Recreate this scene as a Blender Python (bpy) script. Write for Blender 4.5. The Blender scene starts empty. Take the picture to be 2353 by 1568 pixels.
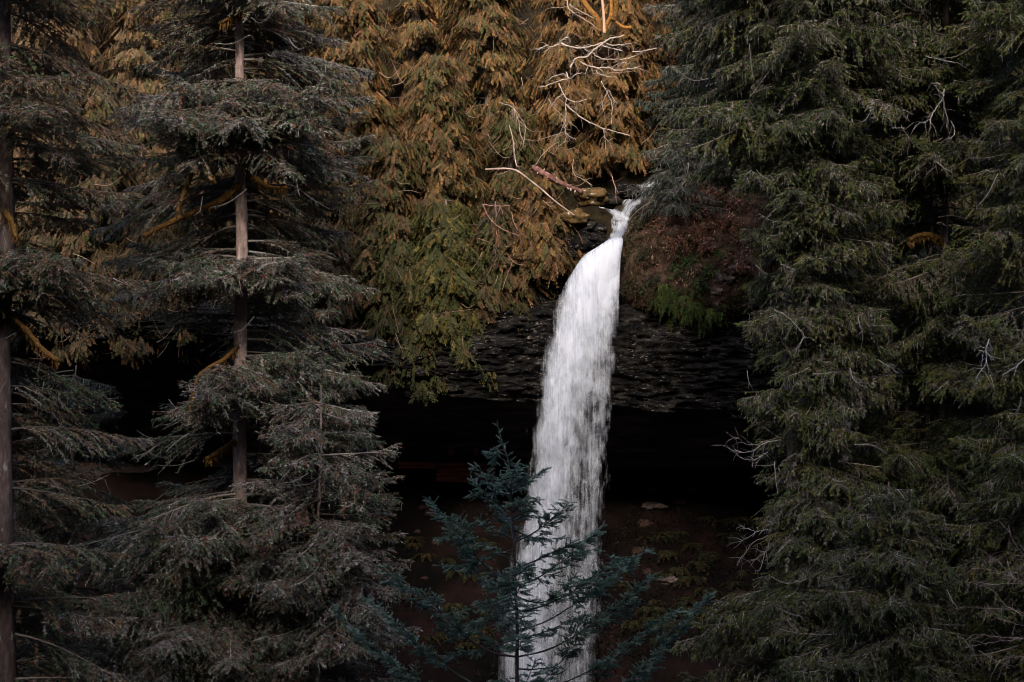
import bpy, math, random
import numpy as np
from mathutils import Vector

rng = np.random.default_rng(7)
random.seed(7)
SC = bpy.context.scene
COL = SC.collection

# ------------------------------------------------------------------ camera, sky, sun, exposure
S = 0.56 / 2353.0                       # metres per photo pixel (2353 wide) per metre of distance
cam_d = bpy.data.cameras.new("camera")
cam_d.sensor_width = 36.0
cam_d.lens = 18.0 / 0.28
cam_d.clip_start = 0.1
cam_d.clip_end = 2000.0
cam = bpy.data.objects.new("camera", cam_d)
COL.objects.link(cam)
cam.location = (0, 0, 0)
cam.rotation_euler = (math.radians(90), 0, 0)
SC.camera = cam

SUN_EL, SUN_AZ = math.radians(32), math.radians(184)     # azimuth clockwise from +Y: behind the camera, a little left
world = bpy.data.worlds.new("World")
SC.world = world
world.use_nodes = True
wn = world.node_tree
bg = wn.nodes["Background"]
sky = wn.nodes.new("ShaderNodeTexSky")
sky.sky_type = 'NISHITA'
sky.sun_disc = False
sky.sun_elevation = SUN_EL
sky.sun_rotation = SUN_AZ
sky.air_density = 0.8
sky.dust_density = 3.5
sky.ozone_density = 1.0
wn.links.new(sky.outputs[0], bg.inputs[0])
bg.inputs[1].default_value = 0.15

sun_d = bpy.data.lights.new("sun", 'SUN')
sun_d.energy = 2.0
sun_d.angle = math.radians(12)
sun_d.color = (1.0, 0.88, 0.72)
sun = bpy.data.objects.new("sun", sun_d)
COL.objects.link(sun)
sdir = Vector((math.sin(SUN_AZ) * math.cos(SUN_EL), math.cos(SUN_AZ) * math.cos(SUN_EL), math.sin(SUN_EL)))
sun.rotation_euler = (-sdir).to_track_quat('-Z', 'Y').to_euler()
sun.location = (0, -40, 60)

SC.view_settings.view_transform = 'Standard'
SC.view_settings.look = 'None'
SC.view_settings.exposure = 1.52
SC.view_settings.gamma = 1.0
SC.cycles.max_bounces = 5
SC.cycles.diffuse_bounces = 3
SC.cycles.transparent_max_bounces = 24
SC.cycles.use_adaptive_sampling = False
SC.cycles.filter_width = 1.0
SC.cycles.use_denoising = True
SC.cycles.denoiser = 'OPENIMAGEDENOISE'
SC.cycles.denoising_input_passes = 'RGB_ALBEDO_NORMAL'
SC.cycles.denoising_prefilter = 'ACCURATE'

# ------------------------------------------------------------------ helpers
def at(px, py, Y):
    """point seen at photo pixel (px, py) of the 2353 x 1568 view, Y metres away"""
    return np.array([(px - 1176.5) * S * Y, Y, (784 - py) * S * Y])

def zm(ox, oy, k, pts):
    """enlargement pixel -> photo pixel"""
    return [((ox + x / k) * 0.57446, (oy + y / k) * 0.57446) for x, y in pts]

def nrm(a):
    return a / np.maximum(np.linalg.norm(a, axis=-1, keepdims=True), 1e-9)

def _hash(ix, iy, iz, seed):
    h = (ix * 374761393 + iy * 668265263 + iz * 2147483647 + seed * 974634777) & 0xFFFFFFFF
    h = ((h ^ (h >> 13)) * 1274126177) & 0xFFFFFFFF
    h = (h ^ (h >> 16)) & 0xFFFFFFFF
    return h / 4294967295.0

def vnoise(p, seed=0):
    p = np.asarray(p, float)
    i = np.floor(p).astype(np.int64)
    f = p - i
    f = f * f * (3 - 2 * f)
    out = 0
    for dx in (0, 1):
        for dy in (0, 1):
            for dz in (0, 1):
                w = (f[..., 0] if dx else 1 - f[..., 0]) * (f[..., 1] if dy else 1 - f[..., 1]) * (f[..., 2] if dz else 1 - f[..., 2])
                out = out + w * _hash(i[..., 0] + dx, i[..., 1] + dy, i[..., 2] + dz, seed)
    return out * 2 - 1

def fbm(p, octv=4, seed=0):
    p = np.asarray(p, float)
    a, s, o = 1.0, 0.0, 0.0
    for k in range(octv):
        o = o + a * vnoise(p, seed + k)
        s += a
        a *= 0.5
        p = p * 2.03 + 11.7
    return o / s

class Geo:
    """collects triangles and quads with a colour per vertex"""
    def __init__(self):
        self.v, self.f3, self.f4, self.c, self.n = [], [], [], [], 0
    def add(self, v, c, f3=None, f4=None):
        v = np.asarray(v, np.float32).reshape(-1, 3)
        c = np.asarray(c, np.float32)
        if c.ndim == 1:
            c = np.tile(c, (len(v), 1))
        if f3 is not None:
            self.f3.append(np.asarray(f3, np.int64).reshape(-1, 3) + self.n)
        if f4 is not None:
            self.f4.append(np.asarray(f4, np.int64).reshape(-1, 4) + self.n)
        self.v.append(v); self.c.append(c); self.n += len(v)
    def build(self, name, mat, parent=None, smooth=False):
        v = np.concatenate(self.v); c = np.concatenate(self.c)
        f3 = np.concatenate(self.f3) if self.f3 else np.zeros((0, 3), np.int64)
        f4 = np.concatenate(self.f4) if self.f4 else np.zeros((0, 4), np.int64)
        me = bpy.data.meshes.new(name)
        me.vertices.add(len(v))
        off = np.zeros(3)
        if parent is not None:
            off = np.array(parent.location)
        me.vertices.foreach_set("co", (v - off).astype(np.float32).ravel())
        nl = len(f3) * 3 + len(f4) * 4
        me.loops.add(nl)
        me.loops.foreach_set("vertex_index", np.concatenate([f3.ravel(), f4.ravel()]).astype(np.int32))
        me.polygons.add(len(f3) + len(f4))
        starts = np.concatenate([np.arange(len(f3)) * 3, len(f3) * 3 + np.arange(len(f4)) * 4]).astype(np.int32)
        me.polygons.foreach_set("loop_start", starts)
        if smooth:
            me.polygons.foreach_set("use_smooth", np.ones(len(starts), bool))
        at_ = me.attributes.new("tint", 'FLOAT_COLOR', 'POINT')
        at_.data.foreach_set("color", np.concatenate([c, np.ones((len(c), 1), np.float32)], 1).ravel())
        me.update(calc_edges=True)
        me.materials.append(mat)
        ob = bpy.data.objects.new(name, me)
        COL.objects.link(ob)
        if parent is not None:
            ob.parent = parent
        return ob

def tag(o, label=None, cat=None, group=None, kind=None):
    if label: o["label"] = label
    if cat: o["category"] = cat
    if group: o["group"] = group
    if kind: o["kind"] = kind
    return o

def thing(name, loc, label, cat, group=None):
    o = bpy.data.objects.new(name, None)
    o.empty_display_size = 0.3
    o.location = tuple(float(a) for a in loc)
    COL.objects.link(o)
    return tag(o, label, cat, group)

def resample(pts, n):
    pts = np.asarray(pts, float)
    if len(pts) == 2:
        t = np.linspace(0, 1, n)[:, None]
        return pts[0] * (1 - t) + pts[1] * t
    d = np.r_[0, np.cumsum(np.linalg.norm(np.diff(pts, axis=0), axis=1))]
    d /= d[-1]
    tq = np.linspace(0, 1, n)
    # Catmull-Rom through the points
    P = np.vstack([2 * pts[0] - pts[1], pts, 2 * pts[-1] - pts[-2]])
    k = np.clip(np.searchsorted(d, tq, side='right') - 1, 0, len(pts) - 2)
    u = ((tq - d[k]) / np.maximum(d[k + 1] - d[k], 1e-9))[:, None]
    p0, p1, p2, p3 = P[k], P[k + 1], P[k + 2], P[k + 3]
    return 0.5 * (2 * p1 + (p2 - p0) * u + (2 * p0 - 5 * p1 + 4 * p2 - p3) * u**2 + (3 * p1 - p0 - 3 * p2 + p3) * u**3)

def tube(G, pts, rad, col, sides=6, rough=0.0):
    pts = np.asarray(pts, float)
    n = len(pts)
    rad = np.broadcast_to(np.asarray(rad, float), (n,)) if np.ndim(rad) == 0 or len(np.atleast_1d(rad)) == n else np.linspace(rad[0], rad[1], n)
    tan = nrm(np.gradient(pts, axis=0))
    ref = np.array([0.31, 0.87, 0.38]) if abs(tan[:, 2]).mean() > 0.7 else np.array([0.1, 0.2, 0.97])
    a = nrm(np.cross(tan, ref)); b = np.cross(tan, a)
    th = np.linspace(0, 2 * np.pi, sides, endpoint=False)
    r = rad[:, None] * (1 + rough * rng.normal(0, 1, (n, sides)))
    v = pts[:, None, :] + r[..., None] * (np.cos(th)[None, :, None] * a[:, None, :] + np.sin(th)[None, :, None] * b[:, None, :])
    i = np.arange(n - 1)[:, None] * sides; j = np.arange(sides)[None, :]; j2 = (j + 1) % sides
    f = np.stack([i + j, i + j2, i + sides + j2, i + sides + j], -1).reshape(-1, 4)
    c = np.asarray(col, float)
    if c.ndim == 2 and len(c) == n:
        c = np.repeat(c, sides, 0)
    G.add(v.reshape(-1, 3), c, f4=f)
    # end cap
    m = len(v.reshape(-1, 3))
    cap = np.vstack([v[-1], pts[-1] + tan[-1] * rad[-1] * 0.6])
    G.add(cap, c[-1] if c.ndim == 2 else c, f3=[[q, (q + 1) % sides, sides] for q in range(sides)])

def rods(G, p0, p1, r0, r1, col):
    """many thin three-sided twigs at once"""
    n = len(p0)
    d = nrm(p1 - p0)
    a = nrm(np.cross(d, nrm(rng.normal(0, 1, (n, 3))))); b = np.cross(d, a)
    V = np.zeros((n, 6, 3))
    for k in range(3):
        w = a * math.cos(k * 2.0944) + b * math.sin(k * 2.0944)
        V[:, k] = p0 + w * np.reshape(r0, (-1, 1)); V[:, 3 + k] = p1 + w * np.reshape(r1, (-1, 1))
    base = np.arange(n)[:, None] * 6
    F = np.concatenate([base + np.array([[k, (k + 1) % 3, 3 + (k + 1) % 3, 3 + k]]) for k in range(3)], 0)
    G.add(V.reshape(-1, 3), np.repeat(np.broadcast_to(col, (n, 3)), 6, 0), f4=F)

def blades(G, p, d, L, W, col, fold=0.25, up=None, mid=0.45):
    """many folded lance-shaped blades: shoots of needles, leaflets"""
    n = len(p)
    if n == 0: return
    L = np.broadcast_to(L, (n,))[:, None]; W = np.broadcast_to(W, (n,))[:, None]
    r = rng.normal(0, 1, (n, 3))
    if up is not None:
        r = r * 0.35 + up
    s = nrm(np.cross(d, r)); u = np.cross(s, d)
    V = np.stack([p, p + d * L * mid - s * W * 0.5 - u * W * fold, p + d * L, p + d * L * mid + s * W * 0.5 - u * W * fold], 1)
    b = np.arange(n)[:, None] * 4
    F = np.concatenate([b + np.array([[0, 1, 2]]), b + np.array([[0, 2, 3]])], 0)
    G.add(V.reshape(-1, 3), np.repeat(col, 4, 0), f3=F)

def pick(n, pal, w, var=0.22):
    pal = np.asarray(pal, float); w = np.asarray(w, float) / np.sum(w)
    c = pal[rng.choice(len(pal), n, p=w)]
    return np.clip(c * np.exp(rng.normal(0, var, (n, 1))) * (1 + rng.normal(0, 0.06, (n, 3))), 0.004, 0.8)

# ------------------------------------------------------------------ materials
def mat_new(name):
    m = bpy.data.materials.new(name); m.use_nodes = True
    nt = m.node_tree
    return m, nt, nt.nodes["Principled BSDF"], nt.nodes["Material Output"]

def leaf_mat(name, trans=0.25, rough=0.6, spec=0.25):
    m, nt, p, out = mat_new(name)
    a = nt.nodes.new("ShaderNodeAttribute"); a.attribute_name = "tint"
    p.inputs["Roughness"].default_value = rough
    p.inputs["Specular IOR Level"].default_value = spec
    nt.links.new(a.outputs["Color"], p.inputs["Base Color"])
    if trans > 0:
        t = nt.nodes.new("ShaderNodeBsdfTranslucent")
        nt.links.new(a.outputs["Color"], t.inputs["Color"])
        mx = nt.nodes.new("ShaderNodeMixShader"); mx.inputs[0].default_value = trans
        nt.links.new(p.outputs[0], mx.inputs[1]); nt.links.new(t.outputs[0], mx.inputs[2])
        nt.links.new(mx.outputs[0], out.inputs[0])
    return m

def rough_mat(name, ramp, scale, stretch=(1, 1, 1), bump=0.4, rough=0.85, detail=8, spots=None, tint=False, spec=0.1, patch=0):
    """noise coloured solid: ramp = [(pos, rgb)], spots = (scale, threshold, rgb)"""
    m, nt, p, out = mat_new(name)
    N, Lk = nt.nodes, nt.links
    tc = N.new("ShaderNodeTexCoord"); mp = N.new("ShaderNodeMapping")
    mp.inputs["Scale"].default_value = stretch
    Lk.new(tc.outputs["Object"], mp.inputs[0])
    nz = N.new("ShaderNodeTexNoise"); nz.inputs["Scale"].default_value = scale; nz.inputs["Detail"].default_value = detail; nz.inputs["Roughness"].default_value = 0.65
    Lk.new(mp.outputs[0], nz.inputs["Vector"])
    cr = N.new("ShaderNodeValToRGB")
    els = cr.color_ramp.elements
    while len(els) < len(ramp): els.new(0.5)
    for e, (q, c) in zip(els, ramp):
        e.position = q; e.color = (*c, 1)
    Lk.new(nz.outputs[0], cr.inputs[0])
    colr = cr.outputs[0]
    if tint:
        a = N.new("ShaderNodeAttribute"); a.attribute_name = "tint"
        mm = N.new("ShaderNodeMix"); mm.data_type = 'RGBA'; mm.blend_type = 'MULTIPLY'; mm.inputs[0].default_value = 1
        Lk.new(colr, mm.inputs[6]); Lk.new(a.outputs["Color"], mm.inputs[7]); colr = mm.outputs[2]
    if spots:
        n2 = N.new("ShaderNodeTexNoise"); n2.inputs["Scale"].default_value = spots[0]; n2.inputs["Detail"].default_value = 6; n2.inputs["Roughness"].default_value = 0.7
        Lk.new(mp.outputs[0], n2.inputs["Vector"])
        r2 = N.new("ShaderNodeMapRange"); r2.inputs[1].default_value = spots[1]; r2.inputs[2].default_value = spots[1] + 0.05
        Lk.new(n2.outputs[0], r2.inputs[0])
        if patch:
            n3 = N.new("ShaderNodeTexNoise"); n3.inputs["Scale"].default_value = patch; n3.inputs["Detail"].default_value = 4
            Lk.new(tc.outputs["Object"], n3.inputs["Vector"])
            r3 = N.new("ShaderNodeMapRange"); r3.inputs[1].default_value = 0.38; r3.inputs[2].default_value = 0.56; Lk.new(n3.outputs[0], r3.inputs[0])
            ml = N.new("ShaderNodeMath"); ml.operation = 'MULTIPLY'; Lk.new(r2.outputs[0], ml.inputs[0]); Lk.new(r3.outputs[0], ml.inputs[1]); r2 = ml
        mm = N.new("ShaderNodeMix"); mm.data_type = 'RGBA'
        mm.inputs[7].default_value = (*spots[2], 1)
        Lk.new(r2.outputs[0], mm.inputs[0]); Lk.new(colr, mm.inputs[6]); colr = mm.outputs[2]
    Lk.new(colr, p.inputs["Base Color"])
    p.inputs["Roughness"].default_value = rough
    p.inputs["Specular IOR Level"].default_value = spec
    bp = N.new("ShaderNodeBump"); bp.inputs["Strength"].default_value = bump; bp.inputs["Distance"].default_value = 0.15
    Lk.new(nz.outputs[0], bp.inputs["Height"]); Lk.new(bp.outputs[0], p.inputs["Normal"])
    return m

M = {}
M["needles"] = leaf_mat("spruce needles", 0.2)
M["cedar"] = leaf_mat("cedar sprays", 0.3)
M["fir"] = leaf_mat("fir needles", 0.15, 0.5, 0.35)
M["twig"] = leaf_mat("dead twigs", 0.0, 0.8, 0.2)
M["bark"] = rough_mat("bark", [(0.3, (0.10, 0.075, 0.065)), (0.5, (0.2, 0.155, 0.145)), (0.7, (0.34, 0.28, 0.27))], 5, (1, 1, 0.35), 0.8, 0.9, tint=True, spots=(3.1, 0.6, (0.3, 0.3, 0.27)))
M["mossbark"] = rough_mat("mossy bark", [(0.3, (0.06, 0.034, 0.012)), (0.5, (0.16, 0.085, 0.026)), (0.75, (0.26, 0.14, 0.04))], 9, (1, 1, 1), 0.9, 0.95, tint=True)
M["rock"] = rough_mat("layered basalt", [(0.40, (0.003, 0.003, 0.0035)), (0.52, (0.010, 0.0095, 0.0095)), (0.62, (0.026, 0.024, 0.022)), (0.72, (0.08, 0.07, 0.064))], 1.4, (0.6, 1, 1.8), 0.15, 0.95, detail=14, spots=(6.5, 0.585, (0.2, 0.165, 0.145)), spec=0.03, patch=0.5)
M["cave"] = rough_mat("wet cave rock", [(0.34, (0.05, 0.045, 0.05)), (0.5, (0.12, 0.095, 0.095)), (0.68, (0.30, 0.19, 0.165))], 0.55, (0.5, 1, 3.4), 1.0, 0.9, detail=10, spec=0.05)
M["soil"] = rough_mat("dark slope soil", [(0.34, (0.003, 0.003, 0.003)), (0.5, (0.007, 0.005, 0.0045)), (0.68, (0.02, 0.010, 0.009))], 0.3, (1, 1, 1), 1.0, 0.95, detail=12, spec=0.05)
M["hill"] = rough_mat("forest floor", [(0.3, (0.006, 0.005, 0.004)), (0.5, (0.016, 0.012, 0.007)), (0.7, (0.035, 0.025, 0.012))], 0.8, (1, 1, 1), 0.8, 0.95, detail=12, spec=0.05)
M["moss"] = rough_mat("mossy bank", [(0.32, (0.008, 0.006, 0.005)), (0.46, (0.035, 0.022, 0.014)), (0.58, (0.085, 0.05, 0.037)), (0.72, (0.045, 0.05, 0.016))], 1.6, (1, 1, 1), 1.0, 0.95, spots=(3.7, 0.63, (0.25, 0.2, 0.18)))
M["boulder"] = rough_mat("mossy stone", [(0.35, (0.03, 0.025, 0.018)), (0.5, (0.10, 0.06, 0.022)), (0.7, (0.16, 0.10, 0.04))], 3.0, (1, 1, 1), 0.9, 0.9, spots=(4.5, 0.6, (0.5, 0.46, 0.42)))
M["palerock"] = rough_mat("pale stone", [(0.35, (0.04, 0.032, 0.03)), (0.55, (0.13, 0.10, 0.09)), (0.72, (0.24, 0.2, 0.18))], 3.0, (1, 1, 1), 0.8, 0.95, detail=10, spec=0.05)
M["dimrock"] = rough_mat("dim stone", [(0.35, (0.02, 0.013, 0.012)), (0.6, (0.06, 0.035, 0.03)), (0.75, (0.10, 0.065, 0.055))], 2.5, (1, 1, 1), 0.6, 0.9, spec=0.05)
M["redwood"] = rough_mat("weathered red planks", [(0.35, (0.12, 0.03, 0.025)), (0.55, (0.34, 0.09, 0.07)), (0.75, (0.45, 0.15, 0.11))], 2.0, (0.5, 1, 4), 0.6, 0.8)

# ------------------------------------------------------------------ the setting: hill, cliff, cave, slope, gorge, added shading ridge
def interp(x, xs, ys):
    return np.interp(x, xs, ys)

def px_of(x, Y=98.0):
    return x / (S * Y) + 1176.5

LIP_X = [-400, 0, 250, 540, 800, 930, 1050, 1180, 1290, 1340, 1380, 1425, 1470, 1600, 1760, 2000, 2400, 2900]
LIP_P = [660, 660, 680, 690, 760, 790, 740, 640, 600, 585, 590, 580, 600, 660, 700, 690, 680, 680]
LED_P_X = [-400, 0, 250, 540, 700, 930, 1050, 1200, 1420, 1650, 1900, 2400, 2900]
LED_P = [770, 775, 780, 785, 830, 895, 908, 922, 936, 946, 940, 930, 930]
def z_lip(x): return (784 - interp(px_of(x), LIP_X, LIP_P)) * S * 98
def z_led(x): return (784 - interp(px_of(x), LED_P_X, LED_P)) * S * 98
def y_lip(x):
    p = px_of(x)
    return 99.0 + 1.2 * np.exp(-((p - 1390) / 60.0) ** 2) + 0.8 * np.sin(p / 170.0)
SLOPE = 1.0
def z_hill(x, Y):
    x = np.asarray(x, float); Y = np.asarray(Y, float)
    d = np.maximum(Y - y_lip(x), 0)
    base = z_lip(x) + SLOPE * d * np.clip(d / 6, 0.55, 1.0)
    base = base + np.minimum(d * 0.35, 1.0) * 0.5 * fbm(np.stack([x * 0.3, Y * 0.3, 0 * x], -1), 3, 5)
    # stream gully
    gx = (1390 + np.clip(d, 0, 10) * 12 - 1176.5) * S * 98
    base = base - 1.0 * np.exp(-((x - gx) / 1.3) ** 2) * np.clip(d, 0, 1)
    return base
def hit(px, py, y0=97.0):
    """first point of the hill along the ray of a photo pixel"""
    for Y in np.arange(y0, 150, 0.1):
        p = at(px, py, Y)
        if Y > y_lip(p[0]) - 0.05 and p[2] <= z_hill(p[0], Y):
            return p
    return at(px, py, 120)

def sheet(name, X, P, mat, smooth=True, kind="structure"):
    """X: columns, P: function(x array) -> list of (y array, z array) rows"""
    nx, nr = P.shape[1], P.shape[0]
    idx = np.arange(nx * nr).reshape(nr, nx)
    f = np.stack([idx[:-1, :-1], idx[:-1, 1:], idx[1:, 1:], idx[1:, :-1]], -1).reshape(-1, 4)
    G = Geo(); G.add(P.reshape(-1, 3), np.ones(3), f4=f)
    return tag(G.build(name, mat, None, smooth), kind=kind)

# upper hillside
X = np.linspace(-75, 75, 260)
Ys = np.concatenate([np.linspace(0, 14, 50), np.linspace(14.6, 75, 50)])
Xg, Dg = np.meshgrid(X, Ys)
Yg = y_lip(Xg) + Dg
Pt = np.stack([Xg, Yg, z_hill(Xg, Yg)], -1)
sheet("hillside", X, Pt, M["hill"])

# cliff face with ledges: from the lip down to the underside, then the cave roof and back wall
X = np.concatenate([np.linspace(-75, -30, 90)[:-1], np.linspace(-30, 30, 640), np.linspace(30, 75, 90)[1:]])
rows = []
nf = 130
for i in range(nf):
    t = i / (nf - 1)
    z = z_lip(X) * (1 - t) + z_led(X) * t
    y = y_lip(X) * (1 - t) + 97.6 * t - 0.9 * math.sin(math.pi * t)
    rows.append(np.stack([X, y, z], -1))
P = np.array(rows)
strat = 0.6 * vnoise(np.stack([P[..., 0] * 0.10, P[..., 2] * 2.6 + 0.12 * P[..., 0], 0 * P[..., 0]], -1), 3) + 0.55 * vnoise(np.stack([P[..., 0] * 0.35, P[..., 2] * 6.5 + 0.2 * P[..., 0], 0 * P[..., 0]], -1), 13)
fine = fbm(np.stack([P[..., 0] * 0.55, P[..., 1] * 0.5, P[..., 2] * 0.9], -1), 3, 9) + 0.4 * fbm(np.stack([P[..., 0] * 2.2, P[..., 1], P[..., 2] * 7], -1), 2, 19)
lay = np.floor((P[..., 2] + 1.1 * fbm(np.stack([P[..., 0] * 0.16, 0 * P[..., 0], P[..., 2] * 0.3], -1), 3, 61)) * 2.3).astype(np.int64)
bxi = np.floor(P[..., 0] * 0.45 + _hash(lay, 0 * lay, 0 * lay, 5) * 9 + 0.25 * fine).astype(np.int64)
blk = _hash(bxi, lay, 0 * lay, 8) * 0.55 + _hash(lay, 0 * lay + 3, 0 * lay, 6) * 0.5
edge = np.clip(np.minimum(np.arange(nf), nf - 1 - np.arange(nf) * 0)[:, None] / 4, 0, 1)
P[..., 1] += 0.9 * edge * np.exp(-((px_of(P[..., 0]) - 1335) / 80) ** 2)
P[..., 1] += edge * (1 - 0.6 * np.exp(-((px_of(P[..., 0]) - 1335) / 80) ** 2)) * (-0.08 * strat - 0.7 * fine - 0.4 * blk - 0.8 * fbm(np.stack([P[..., 0] * 0.16, P[..., 1] * 0.2, P[..., 2] * 0.35], -1), 2, 29))
rag = 0.35 * fbm(np.stack([X * 0.5, 0 * X, 0 * X], -1), 4, 83) + 0.45 * (_hash(np.floor(X * 0.55 + 0.3 * np.sin(X)).astype(np.int64), np.zeros(len(X), np.int64), np.zeros(len(X), np.int64), 12) - 0.5)
P[..., 2] += np.clip((np.arange(nf) - nf + 22) / 21, 0, 1)[:, None] * rag[None]
sheet("cliff", X, P, M["rock"], smooth=False)
face_last = P[-1].copy()
rows = [face_last]
for i in range(1, 16):
    t = i / 15
    rows.append(np.stack([X, face_last[:, 1] * (1 - t) + 109 * t, face_last[:, 2] * (1 - t) + (z_led(X) + 0.4) * t + 0.5 * math.sin(math.pi * t)], -1))
zf = -7.7
for i in range(1, 14):
    t = i / 13
    rows.append(np.stack([X, 109 + 1.2 * math.sin(math.pi * t) + 0 * X, (z_led(X) + 0.4) * (1 - t) + (zf - 0.6) * t], -1))
P = np.array(rows)
nz = fbm(np.stack([P[..., 0] * 0.35, P[..., 1] * 0.35, P[..., 2] * 1.2], -1), 3, 21)
P[1:, :, 1] += 0.7 * nz[1:]; P[1:, :, 2] += 0.15 * nz[1:]
sheet("cave", X, P, M["cave"], smooth=False)

# slope below the cave, gorge, and the near bank up to the camera; unseen ridge behind it, added to block the sun from the lower trees
def z_ground(x, Y):
    x = np.asarray(x, float); Y = np.asarray(Y, float)
    z = np.interp(Y, [-400, -180, -110, -75, -40, -8, 3, 10, 22, 40, 62, 76, 95, 109, 111], [105, 118, 130, 100, 40, 0.5, -1.75, -3.2, -7.4, -18, -29, -28.5, -18, -7.75, -7.4])
    z = z + 50 * np.clip((np.abs(x) - 30) / 42, 0, 1) * np.clip((Y + 15) / 35, 0, 1) * np.clip((104 - Y) / 8, 0, 1)  # unseen side walls, added to cut skylight on the low trees
    z = z + 14 * np.clip((x - 13) / 12, 0, 1) * np.clip((-Y - 30) / 60, 0, 1)  # added ridge stands higher on the right, to shade the right-hand trees
    return z + 0.45 * fbm(np.stack([x * 0.22, Y * 0.22, 0 * x], -1), 4, 33) * np.clip(np.abs(Y) / 10, 0.1, 1) * (1 + 2 * np.clip(-Y / 60, 0, 3))
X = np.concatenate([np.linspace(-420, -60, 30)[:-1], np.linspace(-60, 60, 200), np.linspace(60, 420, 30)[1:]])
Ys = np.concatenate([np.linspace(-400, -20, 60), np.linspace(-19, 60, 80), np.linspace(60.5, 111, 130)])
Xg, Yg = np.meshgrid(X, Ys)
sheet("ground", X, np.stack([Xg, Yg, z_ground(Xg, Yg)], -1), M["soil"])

# mossy bank bulging out to the right of the water
bank_c = at(1610, 585, 98.2)
wx, wz = 175 * S * 97, 165 * S * 97
OUT = [(1423, 600), (1426, 562), (1446, 522), (1488, 470), (1560, 428), (1680, 410), (1800, 440), (1835, 560), (1805, 680), (1700, 738), (1585, 752), (1502, 722), (1432, 696), (1421, 650)]
oc = np.array([at(a, b, 98.2) - bank_c for a, b in OUT])
oa = np.unwrap(np.arctan2(oc[:, 2], oc[:, 0])); orr = np.hypot(oc[:, 0], oc[:, 2])
oo = np.argsort(oa)
th = np.linspace(-math.pi, math.pi, 181); rt = np.linspace(0.0, 1.0, 80)
TH, RT = np.meshgrid(th, rt)
R0 = np.interp(TH, oa[oo], orr[oo], period=2 * math.pi)
R0 = R0 * (1 + 0.16 * RT * fbm(np.stack([np.cos(TH) * 4, np.sin(TH) * 4, 0 * TH], -1), 4, 4) * np.where(np.cos(TH) < -0.8, 0.3, 1))
hx, hz_ = R0 * RT * np.cos(TH), R0 * RT * np.sin(TH)
prof = np.clip(1 - RT**3, 0, 1)
Pb = np.stack([bank_c[0] + hx, 96.6 + 0.5 * np.maximum(hz_ + 3.0, 0) + 2.2 * RT**6, bank_c[2] + hz_], -1)
nb = fbm(Pb * 0.8, 5, 51)
Pb[..., 1] -= 0.9 * nb * prof ** 0.5
Pb[..., 2] += 0.25 * fbm(Pb * 1.3, 3, 77)
sheet("mossy_bank", None, Pb, M["moss"], smooth=False)

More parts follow.
